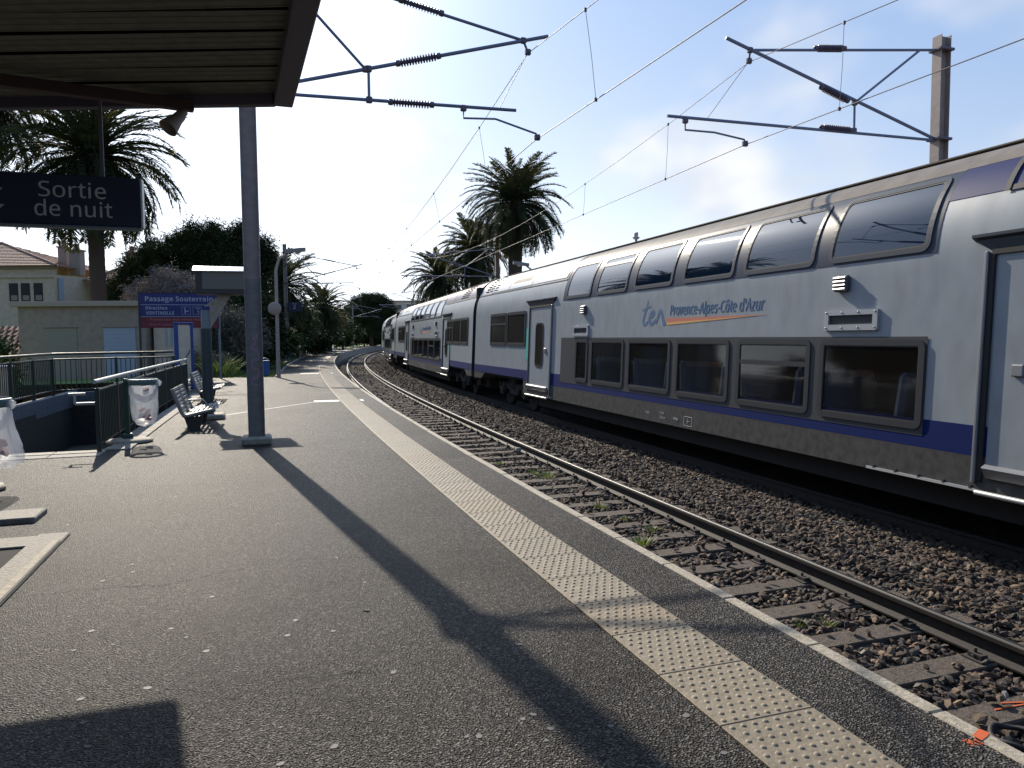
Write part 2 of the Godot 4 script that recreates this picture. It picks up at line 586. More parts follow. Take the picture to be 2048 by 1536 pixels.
func ground() -> void:
	var b := MB.new()
	b.quad(Vector3(-1800, -1.12, 900), Vector3(-1800, -1.12, -2400), Vector3(1800, -1.12, -2400), Vector3(1800, -1.12, 900))
	solo("ground", b.mesh(), M.soil, "bare earth around the station", "", Transform3D(), "", "structure")
	var zero := func(_s, _d): return -.03
	var lawn := sheet(span(33.4, 200.0, 3.0), span(-32.0, -2.95, 1.5), func(s, d): return -.03 - .012 * maxf(0.0, -4.0 - d), null)
	solo("lawn", lawn, M.grass, "grass strip behind the narrow part of the platform", "", Transform3D(), "", "structure")
	var low := MB.new()
	low.quad(P(8, -8.3, -1.0), P(33.4, -8.3, -1.0), P(33.4, -40, -1.0), P(8, -40, -1.0))
	solo("lawn", low.mesh(), M.grass, "lower grass behind the stair railing", "", Transform3D(), "", "structure")
	# grass tufts where the lawn is seen: beside the sign posts and under the palms
	var g := MB.new()
	for k in 7:
		var a := k * 0.9
		var o := Vector3(cos(a) * .05, 0, sin(a) * .05)
		var tip := o * 2.2 + Vector3(0, .10 + .03 * (k % 3), 0)
		var sd := Vector3(-sin(a), 0, cos(a)) * .009
		g.tri(o - sd, o + sd, tip)
	var xs := []
	var cs := []
	for k in 7000:
		var s := rng.randf_range(33.4, 75.0)
		var d := rng.randf_range(-9.0, -2.95)
		xs.append(T(P(s, d, -.03 - .012 * maxf(0.0, -4.0 - d)), rng.randf() * TAU, rng.randf_range(.6, 1.5)))
		var f := rng.randf_range(.6, 1.4)
		cs.append(Color(f * rng.randf_range(.85, 1.2), f, f))
	for k in 2500:
		xs.append(T(P(rng.randf_range(14.0, 24.0), rng.randf_range(-16.0, -8.4), -1.0), rng.randf() * TAU, rng.randf_range(1.2, 2.6)))
		cs.append(Color(1.1, 1.1, .9))
	var o := scatter(g.mesh(), M.blade, xs, cs)
	o.name = "grass"
	add_child(o)
	tag(o, "short sunlit grass beside and behind the platform", "grass", "", "stuff")

func platform() -> void:
	var n := FastNoiseLite.new()
	n.seed = 5
	n.frequency = .45
	n.fractal_octaves = 4
	var tint := func(s, d):
		var p := P(s, d, 0)
		var f: float = 1.0 + n.get_noise_2d(p.x, p.z) * .55 + n.get_noise_2d(p.x * 5.0, p.z * 5.0) * .30
		return Color(f, f * .985, f * .965)
	var ss := span(-10.0, 12.0, .22) + span(12.0, 21.8, .35).slice(1) + span(21.8, 33.4, .5).slice(1)
	var ds := span(-14.0, -8.2, 1.0) + span(-8.2, -7.7, .25).slice(1) + span(-7.7, -5.05, .22).slice(1) + span(-5.05, -.07, .22).slice(1)
	var hole := func(s, d): return s > 12.0 and s < 21.8 and d > -7.7 and d < -5.05
	var off := func(s, d): return hole.call(s, d) or (d < -8.2 and s > 10.0)
	var root := thing("platform", "", "")
	root.set_meta("kind", "structure")
	root.set_meta("label", "grey asphalt station platform with a beige tactile strip, curving beside the track")
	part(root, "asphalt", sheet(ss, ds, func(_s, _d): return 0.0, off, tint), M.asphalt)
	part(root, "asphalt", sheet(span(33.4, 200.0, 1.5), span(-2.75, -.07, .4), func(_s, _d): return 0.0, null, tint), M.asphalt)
	# retaining faces
	part(root, "platform_face", sheet(span(-10, 200, 1.5), [-.05, -.0499], func(_s, d): return -1.1 if d > -.04995 else -.11), M.concrete)
	part(root, "back_wall", sheet(span(-10, 33.4, 1.5), [-8.2, -8.199], func(_s, d): return .002 if d > -8.1995 else -1.1), M.concrete)
	# kerb at the back of the narrow part, painted white where it begins
	var kerb := MB.new()
	for s in span(33.4, 120.0, 1.0):
		var f := F(s, -2.82, .0)
		kerb.box(f.origin, Vector3(.96, .12, .14), f.basis, .01)
	part(root, "kerb", kerb.mesh(), M.concrete)
	# coping stones along the edge
	var stone_mesh := bx(Vector3(.747, .11, .088), Vector3(0, -.055, 0), .008)
	var stone_b := bx(Vector3(.746, .11, .09), Vector3(0, -.053, .001), .012)
	for i in 150:
		var s := -1.5 + i * .75 + .04
		fast(root, "coping_stone", i, stone_b if i % 3 == 1 else stone_mesh, M.coping, F(s + .375, -.042 + sin(i * 7.3) * .002, .004 + .0015 * sin(i * 3.1)))
	var far := MB.new()
	for s in span(111.4, 199.0, 1.5):
		var f := F(s, -.042, -.05)
		far.box(f.origin, Vector3(1.49, .11, .088), f.basis)
	part(root, "coping_row", far.mesh(), M.coping).set_meta("kind", "stuff")
	# tactile strip: slabs of 0.5 m with staggered studs, each slab with its own studs
	var wid := .47
	var slab := bx(Vector3(.497, .02, wid), Vector3(0, .0, 0), .003)
	var studs := MB.new()
	for a in 9:
		for c in 8:
			var o := Vector3(-.22 + a * .055, .0095, -.20 + c * .055 + (.0275 if a % 2 else 0.0))
			if absf(o.z) > .222: continue
			dome(studs, o, .0145, .0065)
	var sm := studs.mesh()
	var mats := [M.tactile, M.tactile_b, M.tactile, M.tactile_c]
	for i in 118:
		var s := .0 + i * .5 + .24
		var mt: Material = mats[(i * 7 + i / 3) % 4] if s < 22.0 else M.tactile_far
		var sl := fast(root, "tactile_slab", i, slab, mt, F(s, -.762, .001 + .0012 * sin(i * 5.7)))
		var st := fast(sl, "studs", 0, sm, mt)
		st.set_meta("kind", "stuff")
	part(root, "tactile_row", sheet(span(59.2, 198.0, 1.5), [-.997, -.527], func(_s, _d): return .01), M.tactile_far)
	# painted marks across the platform
	var mk := func(s0, s1, d0, d1, h): 
		var b := MB.new()
		b.quad(P(s0, d0, h), P(s1, d0, h), P(s1, d1, h), P(s0, d1, h))
		return b.mesh()
	part(root, "painted_mark", mk.call(19.55, 20.05, -1.66, -1.02, .005), M.white_paint)
	part(root, "painted_mark", mk.call(19.5, 20.0, -.49, -.40, .005), M.white_paint)
	part(root, "painted_mark", mk.call(35.4, 36.0, -1.9, -1.05, .005), M.white_paint)
	part(root, "painted_mark", mk.call(35.4, 36.0, -.5, -.42, .005), M.white_paint)
	part(root, "painted_mark", mk.call(58.0, 59.2, -1.9, -1.05, .005), M.white_paint)
	var ln := MB.new()
	ln.quad(P(16.75, -3.75, .0045), P(16.84, -3.75, .0045), P(19.72, -1.62, .0045), P(19.64, -1.62, .0045))
	part(root, "painted_line", ln.mesh(), M.white_paint)
	var orange := MB.new()
	orange.poly([P(2.045, -.082, .0085), P(2.085, -.084, .0085), P(2.10, -.05, .0085), P(2.115, -.01, .0085), P(2.075, .0, .0085), P(2.058, -.04, .0085)], Vector3.ZERO)
	part(root, "orange_mark", orange.mesh(), M.orange)
	var o2 := MB.new()
	for k in 34:
		blot(o2, P(2.03 + rng.randf() * .05, -.15 + rng.randf() * .06, .003 + k * .00005), rng.randf_range(.002, .006))
	part(root, "orange_specks", o2.mesh(), M.orange).set_meta("kind", "stuff")
	# trodden-in chewing gum and hairline cracks
	var gum := MB.new()
	for k in 230:
		var s := 2.3 + pow(rng.randf(), 1.6) * 13.0
		blot(gum, P(s, rng.randf_range(-4.6, -1.05), .0025), rng.randf_range(.006, .018))
	part(root, "gum_spots", gum.mesh(), M.gum).set_meta("kind", "stuff")
	crack(root, [[5.32, -4.36], [5.36, -3.92], [5.28, -3.41], [5.45, -3.0], [5.61, -2.67], [5.5, -2.2], [5.36, -1.82], [5.4, -1.4], [5.29, -1.06]])
	crack(root, [[3.4, -3.1], [3.55, -2.7], [3.5, -2.2]])
	crack(root, [[10.6, -4.4], [10.4, -3.6], [10.7, -2.9], [10.5, -2.0], [10.6, -1.1]])
	crack(root, [[8.1, -.50], [8.0, -.35], [8.12, -.14]])
	crack(root, [[15.2, -3.6], [15.0, -2.7], [15.3, -1.6], [15.2, -1.05]])

func dome(b: MB, o: Vector3, r: float, h: float) -> void:
	var n := 8
	var r1 := []
	var r2 := []
	for k in n:
		var w := TAU * k / n
		r1.append(b.vert(o + Vector3(cos(w) * r, 0, sin(w) * r)))
	for k in n:
		var w := TAU * k / n
		r2.append(b.vert(o + Vector3(cos(w) * r * .68, h * .8, sin(w) * r * .68)))
	var top := b.vert(o + Vector3(0, h, 0))
	for k in n:
		var j := (k + 1) % n
		for q in [r1[k], r1[j], r2[j], r1[k], r2[j], r2[k], r2[k], r2[j], top]: b.ix.append(q)

func blot(b: MB, o: Vector3, r: float) -> void:
	var n := 7
	var st := rng.randf_range(.7, 1.5)
	var tw := rng.randf() * TAU
	var p := []
	for k in n:
		var w := TAU * k / n
		var q := r * rng.randf_range(.7, 1.15)
		var x := cos(w) * q * st
		var z := sin(w) * q
		p.append(o + Vector3(x * cos(tw) - z * sin(tw), 0, x * sin(tw) + z * cos(tw)))
	for k in range(1, n - 1): b.tri(p[0], p[k], p[k + 1])

func crack(root: Node3D, pts: Array) -> void:
	var b := MB.new()
	var last := []
	for i in pts.size() - 1:
		for k in 9:
			var t := k / 9.0
			var s: float = lerpf(pts[i][0], pts[i + 1][0], t) + rng.randf_range(-.025, .025)
			var d: float = lerpf(pts[i][1], pts[i + 1][1], t)
			var w := rng.randf_range(.0008, .0032)
			var a := P(s - w, d, .0022)
			var c := P(s + w, d, .0022)
			if last.size(): b.quad(last[0], a, c, last[1])
			last = [a, c]
	part(root, "crack", b.mesh(), M.crack)

# ------------------------------------------------------------------ tracks
func rail_mesh(d: float, s0: float, s1: float, prof: Array) -> ArrayMesh:
	var b := MB.new()
	var prev := []
	for s in span(s0, s1, .8):
		var f := F(s, d, HR)
		var cur := []
		for p in prof: cur.append(f * Vector3(0, p.y, p.x))
		if prev.size():
			for k in prof.size():
				var j := (k + 1) % prof.size()
				b.quad(prev[k], cur[k], cur[j], prev[j])
		prev = cur
	return b.mesh()

func tracks() -> void:
	var bed := sheet(span(-6, 60, .5) + span(60, 200, 2.5).slice(1), span(-.1, 8.0, .27), func(s, d):
		var hump: float = exp(-pow((d - 3.75) / .55, 2.0)) * .06
		var between: float = -.045 if (d > .3 and d < 3.0) else 0.0
		return HR - .175 + hump + between + .018 * sin(s * 9.1 + d * 4.0) * sin(s * 3.7 - d * 7.0))
	solo("trackbed", bed, M.bed, "dark ballast bed under both tracks", "", Transform3D(), "", "structure")
	var prof := [Vector2(-.075, -.172), Vector2(-.075, -.158), Vector2(-.012, -.135), Vector2(-.009, -.05), Vector2(-.036, -.04), Vector2(-.036, -.008), Vector2(-.028, -.001), Vector2(.028, -.001), Vector2(.036, -.008), Vector2(.036, -.04), Vector2(.009, -.05), Vector2(.012, -.135), Vector2(.075, -.158), Vector2(.075, -.172)]
	var top := [Vector2(-.024, -.0005), Vector2(-.02, .002), Vector2(.02, .002), Vector2(.024, -.0005)]
	var sl := bx(Vector3(.24, .15, 2.6), Vector3(0, -.255, 0), .008)
	var slb := bx(Vector3(.25, .15, 2.56), Vector3(.004, -.257, .02), .012)
	var fm := MB.new()
	for z in [0.0]:
		fm.box(Vector3(0, -.174, z), Vector3(.17, .014, .36))
		for e in [-.115, .115]:
			fm.box(Vector3(0, -.150, z + e), Vector3(.11, .035, .07))
			fm.lathe([Vector2(.014, -.14), Vector2(.014, -.105), Vector2(0, -.1)], 6, Transform3D(Basis(), Vector3(.02, 0, z + e)))
	var fas := fm.mesh()
	var tracks_def := [[1.668, 1, "railway track beside the near platform edge, on dark timber sleepers"], [5.6, 2, "far railway track carrying the double-deck train, mostly in its shadow"]]
	for td in tracks_def:
		var d: float = td[0]
		var t := thing("railway_track", td[2], "railway track")
		for e in [-.7525, .7525]:
			var ra := part(t, "rail", rail_mesh(d + e, -6, 200, prof), M.rail)
			part(ra, "running_surface", rail_mesh(d + e, -6, 200, top), M.rail_top)
		var n := 250 if td[1] == 1 else 90
		for i in n:
			var s := 1.4 + i * .65 + .02 * sin(i * 4.3)
			var f := F(s, d + .015 * sin(i * 2.9), HR + .004 * sin(i * 5.1))
			f.basis = f.basis * Basis(Vector3.UP, .012 * sin(i * 3.7))
			var q := fast(t, "sleeper", i, sl if i % 3 else slb, M.sleeper, f)
			for e in 2: fast(q, "fastening", e, fas, M.iron, Transform3D(Basis(), Vector3(0, 0, [-.7525, .7525][e])))
	# ballast stones
	var variants := []
	for v in 5:
		var b := MB.new()
		var ico := []
		var ph := (1.0 + sqrt(5.0)) / 2.0
		for p in [[-1, ph, 0], [1, ph, 0], [-1, -ph, 0], [1, -ph, 0], [0, -1, ph], [0, 1, ph], [0, -1, -ph], [0, 1, -ph], [ph, 0, -1], [ph, 0, 1], [-ph, 0, -1], [-ph, 0, 1]]:
			ico.append(Vector3(p[0], p[1], p[2]).normalized() * rng.randf_range(.5, 1.2) * Vector3(1.2, .62, .85))
		for f in [[0, 11, 5], [0, 5, 1], [0, 1, 7], [0, 7, 10], [0, 10, 11], [1, 5, 9], [5, 11, 4], [11, 10, 2], [10, 7, 6], [7, 1, 8], [3, 9, 4], [3, 4, 2], [3, 2, 6], [3, 6, 8], [3, 8, 9], [4, 9, 5], [2, 4, 11], [6, 2, 10], [8, 6, 7], [9, 8, 1]]:
			b.tri(ico[f[0]], ico[f[1]], ico[f[2]])
		variants.append(b.mesh())
	var xs := [[], [], [], [], []]
	var cs := [[], [], [], [], []]
	var tones := [Color(.046, .030, .021), Color(.021, .016, .0125), Color(.074, .047, .029), Color(.112, .076, .049), Color(.034, .027, .023), Color(.03, .018, .013), Color(.125, .085, .052)]
	# s0, s1, d0, d1, number, radius
	for z in [[1.5, 9.0, .35, 3.0, 10500, .036], [9.0, 16.0, .35, 3.0, 7000, .038], [16.0, 32.0, .3, 3.1, 8000, .042], [32.0, 75.0, .2, 3.1, 8000, .05],
			[2.5, 12.0, 2.9, 5.2, 15000, .037], [12.0, 24.0, 2.9, 5.4, 12500, .040], [24.0, 45.0, 2.9, 5.4, 9000, .045], [45.0, 110.0, 2.9, 5.0, 7000, .06]]:
		for k in z[4]:
			var s := rng.randf_range(z[0], z[1])
			var d := rng.randf_range(z[2], z[3])
			var h: float = HR - .19 + exp(-pow((d - 3.75) / .55, 2.0)) * .06
			var in_track: bool = d < 3.02
			if in_track:
				var ph := fposmod(s - 1.4 + .325, .65) - .325
				if absf(ph) < .135 and rng.randf() > .045: continue
				h = HR - .225
				if absf(ph) > .135 and absf(ph) < .17: h -= .01
				if absf(ph) < .135: h = HR - .165
				if absf(d - 1.668 - .7525) < .1 or absf(d - 1.668 + .7525) < .1: continue
			if d > 4.3: h -= .02
			var r: float = z[5] * rng.randf_range(.65, 1.35)
			var v := rng.randi() % 5
			var bs := Basis.from_euler(Vector3(rng.randf_range(-.9, .9), rng.randf() * TAU, rng.randf_range(-.9, .9))).scaled(Vector3.ONE * r)
			xs[v].append(Transform3D(bs, P(s, d, h + r * rng.randf_range(.2, .9))))
			var c: Color = tones[rng.randi() % 7]
			var fz := rng.randf_range(.6, 1.5)
			if rng.randf() < .008: c = Color(.22, .20, .17)
			cs[v].append(Color(c.r * fz, c.g * fz, c.b * fz))
	for v in 5:
		var o := scatter(variants[v], M.stone, xs[v], cs[v])
		o.name = numbered("ballast_stones")
		add_child(o)
		tag(o, "broken brown and grey ballast stones between the rails", "ballast", "ballast of the two tracks", "stuff")

# ------------------------------------------------------------------ the train
const TOP := 4.40
func zp(y: float) -> float:                     # half width of the body at height y
	if y <= 2.95: return 1.4
	var t := pow(clampf((y - 2.95) / (TOP - 2.95), 0.0, 1.0), 2.25)
	return 1.4 * pow(maxf(1.0 - t, 0.0), 1.0 / 2.5)

func side(u: float, y: float, off: float) -> Vector3:       # a point on the near side, standing off the skin
	var e := .01
	var z := zp(y)
	var dz := (zp(y + e) - zp(y - e)) / (2.0 * e)
	var nrm := Vector3(0, -dz, 1.0).normalized() if y < TOP - .03 else Vector3(0, 1, 0)
	return Vector3(u, y, -z) + Vector3(0, nrm.y, -nrm.z) * off

func rrect(u0: float, u1: float, y0: float, y1: float, r: float, lean := 0.0) -> Array:
	var out := []
	var ys := (y1 - y0)
	for cnr in [[u1 - r, y1 - r, 0.0], [u0 + r, y1 - r, PI / 2], [u0 + r, y0 + r, PI], [u1 - r, y0 + r, PI * 1.5]]:
		for k in 5:
			var w: float = cnr[2] + PI / 2 * k / 4.0
			out.append(Vector2(cnr[0] + cos(w) * r, cnr[1] + sin(w) * r))
		# points along the edge that follows, so that tall shapes bend with the skin
		if cnr[2] == PI / 2:
			for k in range(1, 8): out.append(Vector2(u0, lerpf(y1 - r, y0 + r, k / 8.0)))
		if cnr[2] == PI * 1.5:
			for k in range(1, 8): out.append(Vector2(u1, lerpf(y0 + r, y1 - r, k / 8.0)))
	if lean != 0.0:
		for k in out.size(): out[k].x += lean * (out[k].y - y0)
	return out

func ring_on(outer: Array, inner: Array, off: float) -> ArrayMesh:     # a raised frame
	var b := MB.new()
	var n := outer.size()
	for k in n:
		var j := (k + 1) % n
		var o1 := side(outer[k].x, outer[k].y, off)
		var o2 := side(outer[j].x, outer[j].y, off)
		var i1 := side(inner[k].x, inner[k].y, off)
		var i2 := side(inner[j].x, inner[j].y, off)
		b.quad(o1, o2, i2, i1)
		b.quad(side(outer[k].x, outer[k].y, -.004), side(outer[j].x, outer[j].y, -.004), o2, o1)
		b.quad(i1, i2, side(inner[j].x, inner[j].y, -.004), side(inner[k].x, inner[k].y, -.004))
	return b.mesh()

func sheet_on(u0: float, u1: float, y0: float, y1: float, off: float, r := 0.0, thick := true) -> ArrayMesh:
	var b := MB.new()
	var rows := maxi(2, int((y1 - y0) / (.06 if y1 > 2.9 else .3)))
	var ys := []
	if r > 0.0:
		for k in 5: ys.append(y0 + r * (1.0 - cos(PI / 2 * k / 4.0)))
		for k in range(1, rows): ys.append(lerpf(y0 + r, y1 - r, float(k) / rows))
		for k in 5: ys.append(y1 - r + r * sin(PI / 2 * k / 4.0))
	else:
		for k in rows + 1: ys.append(lerpf(y0, y1, float(k) / rows))
	var prev := []
	for y in ys:
		var ins := 0.0
		if r > 0.0:
			if y < y0 + r: ins = r - sqrt(maxf(r * r - pow(y0 + r - y, 2), 0))
			elif y > y1 - r: ins = r - sqrt(maxf(r * r - pow(y - y1 + r, 2), 0))
		var nu := 2
		var cur := []
		for k in nu + 1: cur.append(b.vert(side(lerpf(u0 + ins, u1 - ins, float(k) / nu), y, off)))
		if prev.size():
			for k in nu:
				for q in [prev[k], cur[k], cur[k + 1], prev[k], cur[k + 1], prev[k + 1]]: b.ix.append(q)
		prev = cur
	if thick:
		for y in range(ys.size() - 1):
			pass
		b.quad(side(u0, y0, off), side(u1, y0, off), side(u1, y0, -.003), side(u0, y0, -.003))
		b.quad(side(u0, y1, off), side(u1, y1, off), side(u1, y1, -.003), side(u0, y1, -.003))
	return b.mesh()

func window_on(par: Node3D, u0: float, u1: float, y0: float, y1: float, fw: float, r: float, off: float, fm: Material, gm: Material, bar := 0.0) -> void:
	var w := part(par, "window", ring_on(rrect(u0, u1, y0, y1, r), rrect(u0 + fw, u1 - fw, y0 + fw, y1 - fw, maxf(r - fw, .02)), off), fm)
	part(w, "gasket", ring_on(rrect(u0 + fw - .004, u1 - fw + .004, y0 + fw - .004, y1 - fw + .004, maxf(r - fw, .02) + .004), rrect(u0 + fw + .016, u1 - fw - .016, y0 + fw + .016, y1 - fw - .016, maxf(r - fw, .02)), off * .8), M.rubber)
	if bar > 0.0:
		part(w, "pane", sheet_on(u0 + fw * .6, u1 - fw * .6, y0 + fw * .6, bar - .03, .010, .03, false), gm)
		part(w, "pane", sheet_on(u0 + fw * .6, u1 - fw * .6, bar + .03, y1 - fw * .6, .013, .03, false), gm)
		part(w, "bar", sheet_on(u0 + fw, u1 - fw, bar - .035, bar + .035, off * .9), fm)
	else:
		part(w, "pane", sheet_on(u0 + fw * .6, u1 - fw * .6, y0 + fw * .6, y1 - fw * .6, .010, .03, false), gm)

func extrude_body(u0: float, u1: float, y0: float, z_out: float) -> ArrayMesh:
	var prof := [Vector2(-1.4, y0)]
	for y in [1.06, 2.18, 2.5, 2.9]: prof.append(Vector2(-1.4, y))
	for k in 25:
		var y := TOP - (TOP - 2.9) * pow(1.0 - (k + 1) / 25.0, 2.0)
		prof.append(Vector2(-zp(y), y))
	var n := prof.size()
	for k in range(n - 2, -1, -1): prof.append(Vector2(-prof[k].x, prof[k].y))
	var b := MB.new()
	var prev := []
	for u in [u0, -6.215, 4.915, u1]:
		var cur := []
		for p in prof: cur.append(b.vert(Vector3(u, p.y, p.x)))
		if prev.size():
			for k in prof.size() - 1:
				if u == 4.915 and k == 1: continue          # open behind the row of lower windows
				for q in [prev[k], cur[k], cur[k + 1], prev[k], cur[k + 1], prev[k + 1]]: b.ix.append(q)
		prev = cur
	for u in [u0, u1]:
		var pts := []
		for p in prof: pts.append(Vector3(u, p.y, p.x))
		b.poly(pts, Vector3.ZERO)
	b.quad(Vector3(u0, y0, -1.4), Vector3(u1, y0, -1.4), Vector3(u1, y0, 1.4), Vector3(u0, y0, 1.4))
	return b.mesh()

func car_frame(sc: float) -> Transform3D:
	var a := P(sc - 9.0, 5.6, HR)
	var c := P(sc + 9.0, 5.6, HR)
	var t := (c - a).normalized()
	var n0 := t.cross(Vector3.UP)
	var tl := .045
	var nn := n0 * cos(tl) - Vector3.UP * sin(tl)
	var uu := Vector3.UP * cos(tl) + n0 * sin(tl)
	return Transform3D(Basis(t, uu, nn), (a + c) * .5)

func text_part(par: Node3D, called: String, txt: String, cap: float, xf: Transform3D, m: Material, bold := true, width := 0.0, skew := 0.0, centre := false) -> MeshInstance3D:
	var f := SystemFont.new()
	f.font_names = PackedStringArray(["Droid Sans"])
	f.font_weight = 700 if bold else 400
	var tm := TextMesh.new()
	tm.font = f
	tm.font_size = 64
	tm.pixel_size = 0.01
	tm.depth = 0.02
	tm.text = txt
	tm.horizontal_alignment = HORIZONTAL_ALIGNMENT_LEFT
	tm.vertical_alignment = VERTICAL_ALIGNMENT_BOTTOM
	var box := tm.get_aabb()
	var sy := cap / (.64 * .714)
	var sx := sy
	if width > 0.0: sx = width / maxf(box.size.x, .001)
	var lo := box.position.x + (box.size.x * .5 if centre else 0.0)
	var b := Basis(Vector3(sx, 0, 0), Vector3(skew * sy, sy, 0), Vector3(0, 0, .2))
	var loc := Transform3D(b, Vector3(-lo * sx, 0, 0))
	# the baseline: vertical alignment puts the descent below
	var desc := .64 * .2363
	loc.origin += b * Vector3(0, -desc - box.position.y * 0.0, 0)
	return part(par, called, tm, m, xf * loc)

func ribbon(pts: Array, wid: Array, z: float) -> ArrayMesh:       # a flat brush stroke in x, y
	var b := MB.new()
	var fine := []
	var fw := []
	for i in pts.size() - 1:
		var p0: Vector2 = pts[maxi(i - 1, 0)]
		var p3: Vector2 = pts[mini(i + 2, pts.size() - 1)]
		for k in 6:
			var t := k / 6.0
			fine.append(pts[i].cubic_interpolate(pts[i + 1], p0, p3, t))
			fw.append(lerpf(wid[i], wid[i + 1], t))
	fine.append(pts[-1])
	fw.append(wid[-1])
	var prev := []
	for i in fine.size():
		var t: Vector2 = (fine[mini(i + 1, fine.size() - 1)] - fine[maxi(i - 1, 0)]).normalized()
		var nn: Vector2 = Vector2(-t.y, t.x) * float(fw[i]) * .5
		var cur := [Vector3(fine[i].x + nn.x, fine[i].y + nn.y, z), Vector3(fine[i].x - nn.x, fine[i].y - nn.y, z)]
		if prev.size(): b.quad(prev[0], cur[0], cur[1], prev[1])
		prev = cur
	return b.mesh()

func bogie(b: MB, u: float) -> void:
	for du in [-1.15, 1.15]:
		for z in [-.75, .75]:
			b.lathe([Vector2(0, -.07), Vector2(.40, -.07), Vector2(.46, -.06), Vector2(.46, .06), Vector2(.40, .07), Vector2(0, .07)], 28, Transform3D(Basis(Vector3.RIGHT, PI / 2), Vector3(u + du, .46, z)))
		b.tube([Vector3(u + du, .46, -1.0), Vector3(u + du, .46, 1.0)], .09, 10)
		for z in [-1.05, 1.05]:
			b.box(Vector3(u + du, .47, z), Vector3(.30, .28, .18), Basis(), .04)
			for e in [-.24, .24]:
				for q in 5: b.lathe([Vector2(.075, 0), Vector2(.085, .022), Vector2(.075, .044)], 10, Transform3D(Basis(), Vector3(u + du + e, .5 + q * .05, z)))
	for z in [-1.0, 1.0]:
		b.box(Vector3(u, .66, z), Vector3(2.9, .16, .14), Basis(), .03)
		b.box(Vector3(u, .50, z), Vector3(.9, .2, .16), Basis(), .03)
		b.tube([Vector3(u - .45, .42, z * 1.08), Vector3(u + .6, .62, z * 1.08)], .045, 8)
		b.lathe([Vector2(.13, .62), Vector2(.16, .7), Vector2(.16, .86), Vector2(.13, .93)], 14, Transform3D(Basis(), Vector3(u, 0, z)))

func end_outline(u: float) -> Array:
	var out := []
	for k in 9: out.append(Vector3(u, lerpf(1.0, 2.9, k / 8.0), -1.4))
	for k in 16:
		var y := TOP - (TOP - 2.9) * pow(1.0 - (k + 1) / 16.0, 2.0)
		out.append(Vector3(u, y, -zp(y)))
	var n := out.size()
	for k in range(n - 2, -1, -1): out.append(Vector3(u, out[k].y, -out[k].z))
	return out

